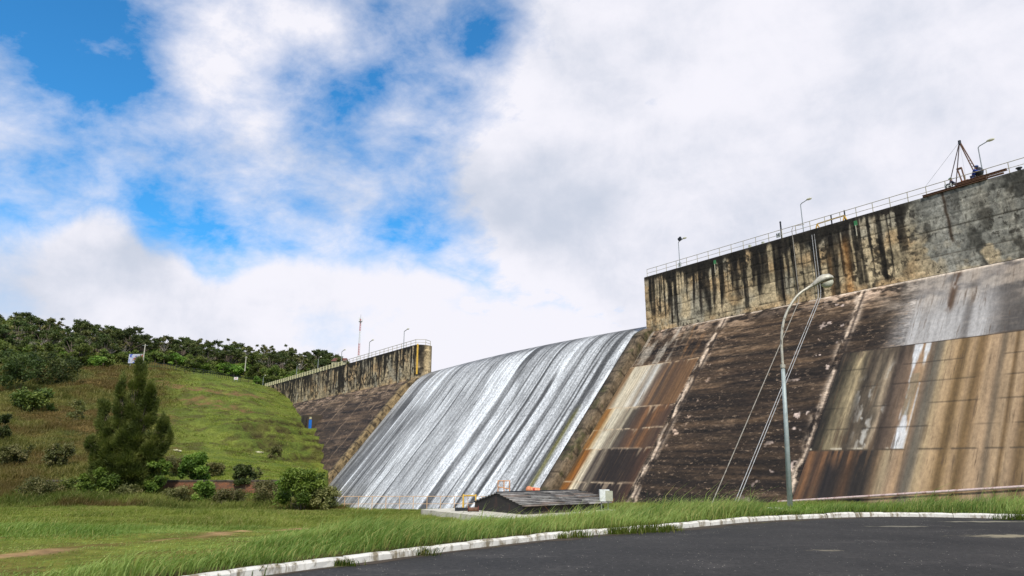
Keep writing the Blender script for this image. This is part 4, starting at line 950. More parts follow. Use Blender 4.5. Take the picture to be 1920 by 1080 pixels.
def tall_tree():
    r = np.random.default_rng(77); Y = 66; P = at(225, 930, Y); P[2] = float(terrain(np.array([P[0]]), np.array([Y]))[0])
    t = thing('tall_tree', 'tall dark feathery tree standing in front of the grassy hill', 'tree', P.tolist())
    k = Y/1300.0; C = []; A = []
    # leaders: (dx px, height px, radius px)
    lead = [(-2, 262, 27), (-28, 225, 17), (34, 214, 24), (-58, 178, 24), (64, 150, 24), (8, 185, 42), (-40, 120, 44), (40, 115, 44), (0, 90, 60), (-66, 110, 18), (78, 118, 14)]
    mb = MB()
    for (dx, hh, rr_) in lead:
        H = hh*k; x0 = dx*k; y0 = r.uniform(-1, 1); mb.tube([(x0*.1, 0, -.3), (x0*.6, y0*.5, H*.4), (x0, y0, H*.93)], [.16, .09, .02], 6, False)
        for i in range(int(10+hh*.13)):
            f = .10+.9*(i+r.random())/(10+hh*.13); w = rr_*k*(1-f**2.2*.85)*(.35+.65*r.random()); a = r.uniform(0, 2*math.pi)
            pr_ = rr_*k*(.36+.30*r.random())*(1.15-.5*f); ph_ = r.uniform(.55, 1.1)
            base = np.array([x0*(.25+.75*f)+w*math.cos(a), y0*f+w*math.sin(a), min(H*f*.96, H-.5)])
            m = int(430*min(pr_/.55, 1.6)); outd = np.array([math.cos(a)*.75, math.sin(a)*.75, .8])
            u = r.normal(size=(m, 3)); u /= np.linalg.norm(u, axis=1)[:, None]; u *= (r.random(m)**.45)[:, None]
            C.append(base+u*np.array([pr_, pr_, ph_])*.8+outd*0); A.append(np.tile(outd, (m, 1))+u*.9+r.normal(size=(m, 3))*.4)
            mb.tube([(x0*.5*f, y0*f*.6, H*f*.6), base.tolist()], [.04, .015], 4, False)
    C = np.concatenate(C); A = np.concatenate(A); A /= np.linalg.norm(A, axis=1)[:, None]; n = len(C)
    L = r.uniform(.12, .34, n)[:, None]; side = np.cross(A, r.normal(size=(n, 3))); side /= np.linalg.norm(side, axis=1)[:, None]
    wv = .032; V = np.stack([C-side*wv, C+side*wv, C+A*L+side*wv*.3, C+A*L-side*wv*.3], 1).reshape(-1, 3)
    kk = np.clip(fbm(C[:, 0]*1.2, C[:, 2]*1.2, 3, 3)*1.3-.2+r.random(n)*.2, 0, 1); cc = pal(kk, [0, .5, 1], [(62, 74, 34), (94, 106, 50), (136, 142, 74)])
    np_mesh('foliage', V, np.arange(4*n).reshape(-1, 4), M_leaf, t, np.repeat(s2l(cc), 4, axis=0)); mb.build('trunk', M_bark, t, world=False)
tall_tree()

def blades(name, X, Y, H, Wd, cols, r, lean=(.25, .0), z=None, jit=.35, label=None, mat=None):
    n = len(X); Z = terrain(X, Y) if z is None else z
    a = r.uniform(0, 2*math.pi, n); u = np.stack([np.cos(a), np.sin(a), np.zeros(n)], 1)
    ld = np.stack([lean[0]+r.normal(size=n)*jit, lean[1]+r.normal(size=n)*jit, np.zeros(n)], 1)
    B = np.stack([X, Y, Z-.03], 1); h = H[:, None]; w = (Wd if np.ndim(Wd) else np.full(n, Wd))[:, None]/2
    M1 = B+np.array([0, 0, .58])*h+ld*h*.33; T1 = B+np.array([0, 0, .88])*h+ld*h*1.0
    V = np.stack([B-u*w, B+u*w, M1-u*w*.8, M1+u*w*.8, T1], 1).reshape(-1, 3)
    i = np.arange(n)[:, None]*5; Fc = np.concatenate([i+[0, 1, 3], i+[0, 3, 2], i+[2, 3, 4]], 1).reshape(-1, 3)
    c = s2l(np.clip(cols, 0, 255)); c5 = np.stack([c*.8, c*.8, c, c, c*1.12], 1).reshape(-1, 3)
    o = np_mesh(name, V, Fc, mat or M_grass, None, c5); tag(o, label, kind='stuff'); return o
def gcol(X, Y, r, a=(108, 126, 54), b=(176, 184, 104), dry=.08, seed=31):
    n = fbm(X*.35, Y*.35, seed, 3); k = np.clip(sst(n, .3, .7)*.6+.4*r.random(len(X)), 0, 1)
    c = mixc(np.broadcast_to(np.array(a, float), (len(X), 3)).copy(), b, k); d_ = r.random(len(X)) < dry*(.5+sst(fbm(X*.2, Y*.2, seed+4, 3), .4, .7)*1.5)
    return mixc(c, (168, 158, 98), d_*.8)
def in_view(X, Y, m=.06): return (np.abs(X) < Y*(.78+m))
def build_grass():
    r = np.random.default_rng(21)
    # verge: tall wind-blown grass behind the kerb
    def field(n, y0, y1, x0, x1, dens, gap=.12):
        X = r.uniform(x0, x1, n); Y = y0+(y1-y0)*r.random(n)**.9; kd = kdist(X, Y); q = X*ev[0]+Y*ev[1]
        ok = in_view(X, Y) & (kd > gap) & ~in_basin(X, Y-.4) & (q < 49.5) & dens(X, Y, kd); return X[ok], Y[ok], kd[ok]
    tr = lambda X, Y: seg_dist(X, Y, TRACK)
    def open_(X, Y): return (tr(X, Y) < .28) | (seg_dist(X, Y, BARE) < .9) | (seg_dist(X, Y, BARE2) < .5)
    def slab(X, Y):
        s = X*dv[0]+Y*dv[1]; q = X*ev[0]+Y*ev[1]; return (s > 34.2) & (s < 45.6) & (q > 26.2) & (q < 37)
    X, Y, kd = field(420000, 9, 36, -26, 26, lambda X, Y, kd: (kd < 17) & (r.random(len(X)) < np.clip(18/np.maximum(Y, 9), .3, 1)) & ~open_(X, Y) & ~((Y > 34.5) & slab(X, Y)))
    tall = sst(fbm(X*.22, Y*.22, 41, 3), .35, .6); right = sst(X, -9, -2)
    H = (.10+.30*tall*r.uniform(.6, 1.15, len(X)))*(.55+.45*right+.25*sst(kd, 5, 0))
    H *= (.15+.85*sst(tr(X, Y), .5, 4.0))*(.62+.38*np.maximum(sst(X, .6, 2.4), sst(X, -2.4, -3.6))); H *= sst(kd, .0, .3)*.2+.8; H *= (.55+1.3*fbm(X*1.3, Y*1.3, 43, 3))*(1+.25*sst(X, -3, -5)); H *= np.where(r.random(len(X)) < .03, 1.7, 1)
    H = np.maximum(H, .05*r.uniform(.6, 1.4, len(X)))
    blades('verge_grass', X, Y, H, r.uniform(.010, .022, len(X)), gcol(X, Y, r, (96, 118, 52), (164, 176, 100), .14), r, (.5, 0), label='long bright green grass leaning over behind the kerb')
    # tufts rooted in the gutter, spilling over the kerb
    cs = []
    for x, y in ((430, 1078), (495, 1070), (600, 1060), (640, 1062), (780, 1042), (978, 1014), (1045, 1010), (1075, 1008), (1155, 1002), (1180, 1000), (1225, 998), (1255, 995), (1440, 975), (1495, 970), (1540, 970), (1570, 968), (1620, 967), (1655, 967), (1685, 967), (1712, 968), (1905, 975), (1925, 975), (1460, 973), (1475, 973), (1605, 968)):
        P = onz(x, y, 0); cs.append((P[0], P[1]))
    cs = np.array(cs); m = 260; n = len(cs)*m; big = r.uniform(.5, 1.3, len(cs)); cx = np.repeat(cs, m, 0); bg = np.repeat(big, m)
    X = cx[:, 0]+r.normal(size=n)*.22*bg; Y = cx[:, 1]+.06+r.normal(size=n)*.09*bg
    blades('gutter_weeds', X, Y, r.uniform(.08, .3, n)*bg, .014, gcol(X, Y, r, (70, 92, 32), (118, 136, 52), .15), r, (.1, -.25), z=np.zeros(n)+.02, label='tufts of weed growing over the white kerb')
    # lawn
    X, Y, kd = field(330000, 24, 60, -62, 20, lambda X, Y, kd: (kd > 5) & ~open_(X, Y) & ~slab(X, Y))
    H = (.07+.24*sst(fbm(X*.15, Y*.15, 51, 3), .4, .62)*r.uniform(.5, 1.2, len(X)))*(.4+1.2*fbm(X*.9, Y*.9, 53, 3))*sst(tr(X, Y), .4, 2.5)+.04
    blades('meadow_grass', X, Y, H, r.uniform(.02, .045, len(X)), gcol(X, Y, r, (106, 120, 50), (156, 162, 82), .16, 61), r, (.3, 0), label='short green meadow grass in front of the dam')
    # strip at the foot of the dam on the right
    X, Y, kd = field(120000, 18, 44, 2, 27, lambda X, Y, kd: (kd > .12) & ~slab(X, Y))
    blades('bank_grass', X, Y, r.uniform(.14, .4, len(X))*(.45+.5*sst(fbm(X*.5, Y*.5, 71, 3), .35, .65)), r.uniform(.012, .026, len(X)), gcol(X, Y, r, (102, 126, 46), (152, 170, 80), .05, 73), r, (.15, -.1), label='lush grass between the kerb and the foot of the dam')
    # tall weeds in front of the brick wall
    n = 90000; X = r.uniform(-62, -13.5, n); Y = r.uniform(56.5, 71, n); ok = ~in_basin(X, Y-.2) & ~((np.abs(Y-69.6) < .5) & (X > -47) & (X < -22)); X, Y = X[ok], Y[ok]
    hh = .45+.9*sst(fbm(X*.18, Y*.3, 81, 3), .3, .65); hh *= sst(Y+(fbm(X*.3, Y*0, 83, 3)-.5)*4, 56.5, 60)*.75+.25; hh *= .55+.45*sst(X, -14, -18)
    hh *= np.where(Y > 64, .62, 1)
    br = sst(fbm(X*.22, Y*.35, 85, 3), .48, .62)
    c = mixc(gcol(X, Y, r, (90, 104, 44), (142, 148, 72), .14, 87), (116, 88, 56), br*.65)
    blades('tall_weeds', X, Y, hh*r.uniform(.5, 1.1, len(X)), r.uniform(.03, .06, len(X)), c, r, (.15, 0), label='band of tall brownish weeds between the meadow and the hill')
    # hillside
    n = 340000; Y = 72+(235-72)*r.random(n)**1.1; X = -Y*r.uniform(.24, .86, n); s = X*dv[0]+Y*dv[1]; q = X*ev[0]+Y*ev[1]; Z = terrain(X, Y)
    px = -X/Y; lft = sst(px+(fbm(X*.25, Y*.25, 801, 4)-.5)*.12, .46, .54)
    scar = np.minimum(seg_dist(X, Y, SCAR)-3, seg_dist(X, Y, SCAR2)-2.4)
    ok = (q < qf(Z)-.2) & ~in_basin(X, Y) & (s < 225) & ((scar > 0) | (r.random(n) < .35)) & ((lft > .5) | (r.random(n) < .75)); X, Y, Z, lft = X[ok], Y[ok], Z[ok], lft[ok]
    ht = (.12+.25*sst(fbm(X*.35, Y*.35, 91, 3), .5, .7))*(1-lft)+lft*(.35+.75*sst(fbm(X*.12, Y*.12, 93, 3), .35, .65))
    c = mixc(gcol(X, Y, r, (112, 128, 48), (160, 166, 76), .06, 95), (88, 78, 44), sst(fbm(X*.5, Y*.28, 811, 4), .56, .66)*.4)
    cl = mixc(gcol(X, Y, r, (96, 98, 46), (138, 130, 70), .14, 97), (108, 84, 50), sst(fbm(X*.09, Y*.09, 821, 4), .42, .62)*.65)
    c = mixc(c, cl, lft)
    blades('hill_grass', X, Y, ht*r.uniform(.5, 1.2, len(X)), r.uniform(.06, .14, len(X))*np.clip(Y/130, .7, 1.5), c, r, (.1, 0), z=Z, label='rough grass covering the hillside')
build_grass()

# ------------------------------------------------------------------ brick wall
def brick_wall():
    m, T, b, out = base_mat('old_red_brick'); tc = T.new('ShaderNodeTexCoord')
    bt = T.new('ShaderNodeTexBrick'); bt.inputs['Scale'].default_value = 1.0
    for k, v in (('Brick Width', .28), ('Row Height', .12), ('Mortar Size', .018)): bt.inputs[k].default_value = v
    sx = T.new('ShaderNodeSeparateXYZ'); T.link(tc.outputs['Object'], sx.inputs[0]); cb = T.new('ShaderNodeCombineXYZ'); T.link(sx.outputs[0], cb.inputs[0]); T.link(sx.outputs[2], cb.inputs[1])
    T.link(cb.outputs[0], bt.inputs['Vector']); bt.inputs['Color1'].default_value = C4(150, 92, 58); bt.inputs['Color2'].default_value = C4(118, 76, 54); bt.inputs['Mortar'].default_value = C4(92, 78, 62)
    n = T.noise(tc.outputs['Object'], .9, 6, .65); T.link(T.mix(T.mrange(n, .48, .66), bt.outputs[0], C4(66, 56, 44)), b.inputs['Base Color']); b.inputs['Roughness'].default_value = .95
    t = thing('brick_wall', 'low old brick retaining wall at the foot of the grassy hill', 'wall', (-34, 69.6, -2.1)); mb = MB(); mb.box((-34, 69.7, -1.2), (24.5, .5, 2.3)); mb.build('brickwork', m, t)
    mb = MB(); mb.box((-34, 69.7, .0), (24.7, .62, .14)); mb.build('coping', simple('dark_coping', (84, 74, 62), .95, dirt=(48, 42, 34), ds=2, dth=.5), t)
brick_wall()

# ------------------------------------------------------------------ shed on its slab
def build_shed():
    sA = onz(982, 965, -1.45); s0, q0 = sA[:2]@dv, sA[:2]@ev
    zb = -1.45; L = 6.9; Dp = 5.6       # along e, along d
    # slab
    t = thing('concrete_slab', 'weathered pale concrete slab under the dark tiled cover', 'slab', W(s0+2.5, q0+3, zb-.4).tolist())
    mb = MB(); mb.box(W(s0+3.0, q0+2.6, zb-.22).tolist(), (10.4, 10.6, .44), (D3, E3, Z3)); mb.build('slab_block', simple('pale_weathered_concrete', (198, 190, 172), .85, scale=2, dirt=(110, 100, 84), ds=1.3, dth=.56, bump=.3), t)
    t = thing('tiled_cover', 'low black shed cover with a long grey tiled gable roof on the concrete slab', 'shed', W(s0, q0, zb).tolist())
    md = simple('dark_shaded_boards', (42, 38, 35), .75, scale=3, dirt=(78, 54, 44), ds=.8, dth=.52)  # dark boards; colour deepened to stand for the gable's shade
    H = .62; inn = .15; hr = 1.15; mid = Dp/2
    # ends (gables face -e); walls flare out at the foot
    mb = MB(); V = []
    for q_ in (q0, q0+L): V += [W(s0, q_, zb), W(s0+Dp, q_, zb), W(s0+Dp-inn, q_, zb+H), W(s0+mid, q_, zb+hr), W(s0+inn, q_, zb+H)]
    mb.add(V, [(0, 1, 2, 3, 4), (9, 8, 7, 6, 5), (0, 4, 9, 5), (1, 6, 7, 2), (0, 5, 6, 1)]); mb.build('walls', md, t)
    for k in (2.1, 4.4):
        mb = MB(); mb.tube([W(s0-.03, q0+k, zb+.05).tolist(), W(s0+inn-.03, q0+k-.45, zb+H-.03).tolist()], .035, 5); mb.build('batten', M_rust, t)
    # roof tiles: two pitches, overlapping rows of individual tiles in one mesh each
    rr = random.Random(11)
    mt = bpy.data.materials.new('grey_roof_tiles'); mt.use_nodes = True
    m, T, b, out = base_mat('slate_roof_tiles'); oi = T.new('ShaderNodeVertexColor'); oi.layer_name = 'Col'; tc = T.new('ShaderNodeTexCoord')
    n = T.noise(tc.outputs['Object'], 2.4, 7, .7); vm = T.new('ShaderNodeVectorMath', operation='SCALE'); T.link(oi.outputs[0], vm.inputs[0]); T.link(T.mrange(n, .3, .7, .5, 1.5), vm.inputs['Scale'])
    T.link(vm.outputs[0], b.inputs['Base Color']); b.inputs['Roughness'].default_value = .75
    for side in (0, 1):
        V = []; Fc = []; cc = []; rows = 9
        sa = s0-.25 if side == 0 else s0+Dp+.25; sb = s0+mid; za = zb+H-.16; zr = zb+hr+.06
        for i in range(rows):
            f0, f1 = i/rows, (i+.93)/rows; q = q0-.1; 
            while q < q0+L-.3:
                w = rr.uniform(1.5, 2.3); j = rr.uniform(-.015, .015)
                p = [W(sa+(sb-sa)*f0, q+.015, za+(zr-za)*f0+.09+j), W(sa+(sb-sa)*f0, q+w-.015, za+(zr-za)*f0+.09+j), W(sa+(sb-sa)*min(f1, 1), q+w-.015, za+(zr-za)*min(f1, 1)+.02), W(sa+(sb-sa)*min(f1, 1), q+.015, za+(zr-za)*min(f1, 1)+.02)]
                p2 = [x-np.array([0, 0, .07]) for x in p]; n0 = len(V); V += p+p2
                Fc += [(n0, n0+1, n0+2, n0+3), (n0, n0+4, n0+5, n0+1), (n0+1, n0+5, n0+6, n0+2), (n0+3, n0+7, n0+4, n0), (n0+7, n0+6, n0+5, n0+4)]
                g = rr.choice([(132, 128, 122), (118, 113, 108), (140, 134, 128), (124, 110, 100), (108, 104, 100)]); cc += [s2l(g)]*8; q += w
        np_mesh('roof', np.array(V)-np.array(t.location), Fc, m, t, np.array(cc))
    mb = MB(); mb.tube([W(s0+mid, q0-.1, zb+hr+.1).tolist(), W(s0+mid, q0+L, zb+hr+.1).tolist()], .05, 6); mb.build('ridge_cap', M_dark, t)
    # box on posts at the far right corner
    P = onz(1137, 958, -1.3); t = thing('control_box', 'small white electrical cabinet on two thin posts right of the tiled cover', 'cabinet', P.tolist())
    k = P[1]/1300; mb = MB(); mb.box((P[0]-.1, P[1], P[2]+.95), (.62, .4, .72)); mb.build('cabinet', M_white, t)
    mb = MB(); mb.box((P[0]+.16, P[1]-.35, P[2]+.93), (.5, .04, .62), ((.8, -.6, 0), (.6, .8, 0), (0, 0, 1))); mb.build('open_door', simple('cream_cabinet_door', (186, 184, 160), .6), t)
    for dx in (-.3, .12): mb = MB(); mb.tube([(P[0]+dx, P[1], P[2]-.3), (P[0]+dx, P[1], P[2]+.6)], .035, 6); mb.build('post', M_galv, t)
    t = thing('small_footing', 'small pale concrete footing in the grass under the white cabinet', 'footing', (P[0]+.9, P[1], P[2]-.5)); mb = MB(); mb.box((P[0]+.6, P[1], P[2]-.12), (2.6, .8, .3)); mb.build('footing_block', M_cream, t)
    return s0, q0
SH = build_shed()

# ------------------------------------------------------------------ railings
def railing(name, label, pts, spacing, h, mat, r=.03, mids=(.5,), rr=None, group=None):
    """pts: world base polyline"""
    pts = [np.array(p, float) for p in pts]; t = thing(name, label, 'railing', pts[0].tolist(), 0, group)
    up = np.array([0, 0, 1.0])
    for f in (1.0,)+tuple(mids):
        mb = MB(); mb.tube([(p+up*h*f).tolist() for p in pts], r*(.9 if f == 1 else .7), 6); mb.build('rail', mat, t)
    seg = np.linalg.norm(np.diff(np.array(pts), axis=0), axis=1); L = np.concatenate([[0], np.cumsum(seg)]); A = np.array(pts); first = None
    n = max(1, int(round(L[-1]/spacing)))
    for i in range(n+1):
        q = L[-1]*i/n; p = np.array([np.interp(q, L, A[:, k]) for k in range(3)])
        if first is None:
            mb = MB(); mb.tube([(0, 0, 0), (0, 0, h)], r, 6); first = mb.build('post', mat, t, world=False); first.location = tuple(p-A[0])
        else:
            c = first.copy(); scene.collection.objects.link(c); c.parent = t; c.location = tuple(p-A[0])
    return t
railing('crest_railing', 'long pale metal railing on the high crest right of the spillway', [W(57.9, 64.3, ZC), W(-8, 64.3, ZC)], 1.62, 1.05, M_rail, .035)
railing('crest_railing', 'pale metal railing at the spillway end of the far crest wall', [W(156, 64.3, 24.5), W(119.5, 64.3, 24.5), W(118.4, 65.9, 24.5), W(119.5, 67.6, 24.5)], 2.0, 1.1, M_rail, .06)
# balustrade of concrete posts on the far wing
t = thing('balustrade', 'cream concrete balustrade running along the far crest wall to the hill', 'balustrade', W(156, 64.3, 24.5).tolist())
mb = MB(); mb.box(W(185.6, 64.25, 25.45).tolist(), (59, .22, .16), (D3, E3, Z3)); mb.build('handrail', M_cream, t)
mb = MB(); mb.box(W(185.6, 64.25, 24.95).tolist(), (59, .12, .12), (D3, E3, Z3)); mb.build('handrail', M_cream, t)
mb = MB(); mb.box(W(156.4, 64.2, 25.05).tolist(), (.4, .4, 1.1), (D3, E3, Z3)); fp = mb.build('post', M_cream, t)
for i in range(1, 32):
    c = fp.copy(); scene.collection.objects.link(c); c.parent = t; c.location = tuple(W(i*1.9, 0, 0))
zr = -2.05
R0 = onz(612, 957, zr); R1 = onz(868, 956.5, zr); R2 = onz(1005, 957, zr)
railing('basin_railing', 'thin orange pipe railing along the near edge of the stilling basin', [R0+[-3, .3, 0], R0, R1, R2], 1.13, 1.08, M_paleorange, .026, (.46,))
def frame(px, py, h, w, label, z=zr, mat=M_yellow, Y=None):
    P = onz(px, py, z); t = thing('hoist_frame', label, 'frame', P.tolist())
    for sx in (-1, 1):
        for dy in (-.25, .25):
            mb = MB(); mb.tube([(P[0]+sx*w/2, P[1]+dy*1.6, z), (P[0]+sx*w/2, P[1]+dy*.2, z+h)], .055, 5); mb.build('leg', mat, t)
    mb = MB(); mb.tube([(P[0]-w/2, P[1], z+h*.93), (P[0]+w/2, P[1], z+h*.93)], .05, 5); mb.build('crossbar', mat, t)
    return t
frame(880, 959, 1.25, .95, 'orange yellow hoist frame standing by the left end of the slab', -1.9)
P = onz(943, 952, -1.6)
t = thing('ladder_frame', 'orange guard frame behind the ridge end of the tiled cover', 'frame', P.tolist())
for dx in (-.42, .05, .5): mb = MB(); mb.tube([(P[0]+dx, P[1]+2, P[2]-.2), (P[0]+dx, P[1]+2, P[2]+1.95)], .04, 5); mb.build('post', M_orange, t)
mb = MB(); mb.tube([(P[0]-.42, P[1]+2, P[2]+1.9), (P[0]+.5, P[1]+2, P[2]+1.9)], .035, 5); mb.build('crossbar', M_orange, t)
mb = MB(); mb.tube([(P[0]-.42, P[1]+2, P[2]+1.45), (P[0]+.5, P[1]+2, P[2]+1.3)], .035, 5); mb.build('crossbar', M_orange, t)
# pump behind the cover
P = at(1005, 925, 56); t = thing('pump', 'orange and red pump set on a yellow beam behind the tiled cover', 'pump', (P[0], P[1], -2.1))
mb = MB(); mb.box((P[0]-.9, 56, P[2]-.05), (1.6, .35, .16)); mb.build('beam', M_yellow, t)
mb = MB(); mb.tube([(P[0]-.6, 56, P[2]+.30), (P[0]+.3, 56, P[2]+.22)], .2, 10); mb.ball((P[0]-.55, 56, P[2]+.3), .26); mb.build('motor', simple('faded_orange', (205, 130, 90), .6), t)
mb = MB(); mb.tube([(P[0]-.2, 55.9, P[2]+.38), (P[0]-.1, 55.9, P[2]+.02)], .12, 8); mb.tube([(P[0]+.3, 55.9, P[2]+.1), (P[0]+.75, 55.9, P[2]+.02)], .13, 8); mb.build('valve', M_red, t)
mb = MB()
for dx in (-1.3, .1): mb.tube([(P[0]+dx, 56, -2.1), (P[0]+dx, 56, P[2]-.1)], .06, 6)
mb.build('stand', M_rust, t)
P = onz(867, 958, -1.45); t = thing('black_tray', 'flat black steel tray lying on the slab by the hoist frame', 'tray', P.tolist())
mb = MB(); mb.box((P[0], P[1]+.2, -1.37), (.95, .5, .1)); mb.build('tray_floor', M_dark, t); mb = MB(); mb.box((P[0], P[1]-.07, -1.33), (1.0, .05, .2)); mb.build('rim', M_dark, t)
P = onz(887.5, 959.5, -1.45); t = thing('rusty_winch', 'dark red rusty winch drum lying on the slab', 'winch', P.tolist())
mb = MB(); mb.tube([(P[0]-.3, P[1], -1.3), (P[0]+.3, P[1], -1.3)], .13, 10); mb.build('drum', M_rust, t)
for dx in (-.33, .33): mb = MB(); mb.tube([(P[0]+dx-.03, P[1], -1.27), (P[0]+dx+.03, P[1], -1.27)], .19, 12); mb.build('flange', simple('dark_red_rust', (88, 36, 30), .8), t)

# ------------------------------------------------------------------ lamps
def street_lamp():
    P = onz(1482, 957, 0.05); X, Y = P[0], P[1]
    t = thing('street_lamp', 'tall curved grey street lamp standing behind the kerb in front of the dam', 'street lamp', (X, Y, .05))
    px = [(1482, 957), (1474, 800), (1468, 690), (1465.5, 640), (1469, 605), (1478, 580), (1492, 558), (1505, 546), (1516, 540)]
    pts = [at(a, b, Y) for a, b in px]
    mb = MB(); mb.tube([p.tolist() for p in pts[:3]], [.092, .078, .068], 12); mb.build('pole', M_pole, t, True)
    mb = MB(); arm = catmull(np.array(pts[2:]), 5); mb.tube([p.tolist() for p in arm], [.046]*len(arm), 10); mb.build('arm', M_lamphead, t, True)
    mb = MB(); mb.tube([pts[2].tolist(), (pts[2]+(pts[2]-pts[1])*.06).tolist()], [.09, .09], 10); mb.build('collar', M_lamphead, t)
    a = np.array(pts[-1]); b = at(1563, 521, Y-.2); dr = (b-a); L = np.linalg.norm(dr); dr /= L; side = np.cross(dr, [0, 0, 1]); side /= np.linalg.norm(side); up = np.cross(side, dr)
    prof = [(-.12, .05, .05, 0), (.1, .07, .08, .0), (.3, .11, .13, .03), (.5, .17, .19, .06), (.7, .22, .22, .06), (.88, .21, .19, .03), (.97, .15, .12, 0), (1.0, .03, .02, -.02)]
    V = []; n = 12
    for (f, w, h, o_) in prof:
        for k in range(n):
            q = 2*math.pi*k/n; V.append(a+dr*L*f+side*w*math.cos(q)+up*(h*math.sin(q)*(1 if math.sin(q) > 0 else .35)+o_))
    Fc = [(i*n+k, i*n+(k+1) % n, (i+1)*n+(k+1) % n, (i+1)*n+k) for i in range(len(prof)-1) for k in range(n)]
    mb = MB(); mb.add(V, Fc+[tuple(range(n))]); hd = mb.build('lamp_head', M_lamphead, t, True)
    mb = MB(); c = a+dr*L*.7-up*.06; V = []
    for i, (f, rr_) in enumerate(((0, 1), (.4, .93), (.75, .7), (1, .25))):
        for k in range(n):
            q = 2*math.pi*k/n; V.append(c+dr*.24*rr_*math.cos(q)+side*.17*rr_*math.sin(q)-up*.20*f)
    Fc = [(i*n+k, i*n+(k+1) % n, (i+1)*n+(k+1) % n, (i+1)*n+k) for i in range(3) for k in range(n)]+[tuple(range(3*n, 4*n))]
    mb.add(V, Fc); mb.build('lamp_glass', M_lens, t, True)
    mb = MB(); mb.box((X, Y, .06), (1.5, .7, .14)); tag(mb.build('lamp_base', simple('pale_footing', (190, 185, 165), .9, dirt=(100, 110, 60), ds=3), None), 'pale concrete footing in the grass round the foot of the street lamp', 'footing')
street_lamp()
def crest_lamp(s, z0, H, label, q=65.0, r=.05, flood=False, sc=1.0, arm=1.0):
    B = W(s, q, z0); t = thing('crest_lamp', label, 'lamp', B.tolist(), 0, None)
    dirv = -D3[0]*1.0, -D3[1]*1.0, 0; dr = np.array(dirv)
    mb = MB(); mb.tube([B.tolist(), (B+[0, 0, H]).tolist()], [r, r*.8], 6); mb.build('pole', M_galv, t)
    top = B+np.array([0, 0, H]); p2 = top+dr*.12*arm+np.array([0, 0, .12]); p3 = top+dr*.75*arm+np.array([0, 0, .3])
    mb = MB(); mb.tube([top.tolist(), p2.tolist(), p3.tolist()], r*.8, 6); mb.build('arm', M_galv, t)
    mb = MB(); mb.ball((0, 0, 0), 1, 8, 6); mb.v = [tuple(p3+dr*(.25+v[0]*.34)*sc+np.array(D3[1:2]+(-D3[0],)+(0,))*v[1]*.16*sc+np.array([0, 0, .04+v[2]*.12*sc])) for v in mb.v]; mb.build('lamp_head', M_lens, t)
    if flood:
        mb = MB(); mb.box((top-dr*.0+np.array([0, 0, .42])+dr*.25).tolist(), (.42, .2, .36), ((dr[0], dr[1], .5), E3, (-dr[0]*.5, -dr[1]*.5, 1))); mb.build('floodlight', M_dark, t)
s1, z1 = wall_px(1272, 455, 65); crest_lamp(s1, ZC, z1-ZC, 'crest lamp with a black floodlight near the spillway end of the high crest', flood=True)
s1, z1 = wall_px(1501, 384, 65); crest_lamp(s1, ZC, z1-ZC, 'slim crest lamp behind the railing beside the dark post with the letter H')
s1, z1 = wall_px(1834, 277, 65.5); crest_lamp(s1, ZC, z1-ZC, 'crest lamp just behind the workers at the drilling rig', q=65.5)
for x, yt, lab in ((758, 622, 'first far crest lamp from the spillway, the one closest to the pier'), (693, 642, 'second far crest lamp from the spillway'), (641, 660, 'far crest lamp beside the red roofed house'), (597, 673, 'small far crest lamp above the middle of the balustrade'), (557, 687, 'small far crest lamp above the lower part of the balustrade'), (494, 707, 'shortest looking far crest lamp where the balustrade meets the hill')):
    s1, z1 = wall_px(x, yt, 65.5); crest_lamp(s1, 24.5, z1-24.5, lab, q=65.5, r=.09, sc=1.3, arm=1.8)

# ------------------------------------------------------------------ pipes on the dam
def face_pipe(name, label, s, r, mat, z0=-1.9, over=True, wig=0):
    n = np.array([-1, SL])/math.hypot(1, SL); pts = []
    for z in np.linspace(z0, 17.4, 14): pts.append(W(s+wig*math.sin(z*.35), qf(z)+n[0]*(.34), z+n[1]*.34))
    pts.append(W(s, 63.72, 18.3)); 
    for z in (20, 22, 24.2): pts.append(W(s+wig*.5, 63.72, z))
    if over: pts += [W(s, 63.7, 25.3), W(s-.1, 63.9, 25.75), W(s-.9, 64.6, 25.85)]
    mb = MB(); mb.tube([p.tolist() for p in pts], r, 6); return tag(mb.build(name, mat), label, 'pipe')
M_pipe = simple('grey_pvc_pipe', (150, 142, 128), .6, dirt=(110, 98, 84), ds=1.5)
M_pipe2 = simple('pale_grey_pipe', (176, 174, 170), .5, dirt=(120, 112, 100), ds=1.5)
face_pipe('drain_pipe', 'single grey pipe running from the crest down the dark slope left of the lamp', 37.1, .042, M_pipe)
face_pipe('drain_pipe', 'left pipe of the close pair running down the dark slope behind the lamp', 35.0, .029, M_pipe2, over=False)
face_pipe('drain_pipe', 'right pipe of the close pair running down the dark slope behind the lamp', 34.74, .029, M_pipe2, over=False)
A = W(31.2, qf(-1.2)-.5, -1.15); B = W(15.9, qf(.28)-.5, .3); Bx = W(4, qf(1.4)-.5, 1.45)
mb = MB(); mb.tube([A.tolist(), B.tolist(), Bx.tolist()], .085, 8); tag(mb.build('water_pipe', simple('pinkish_white_pipe', (205, 180, 172), .5, dirt=(150, 110, 95), ds=2)), 'long pinkish white pipe along the foot of the right slope', 'pipe')

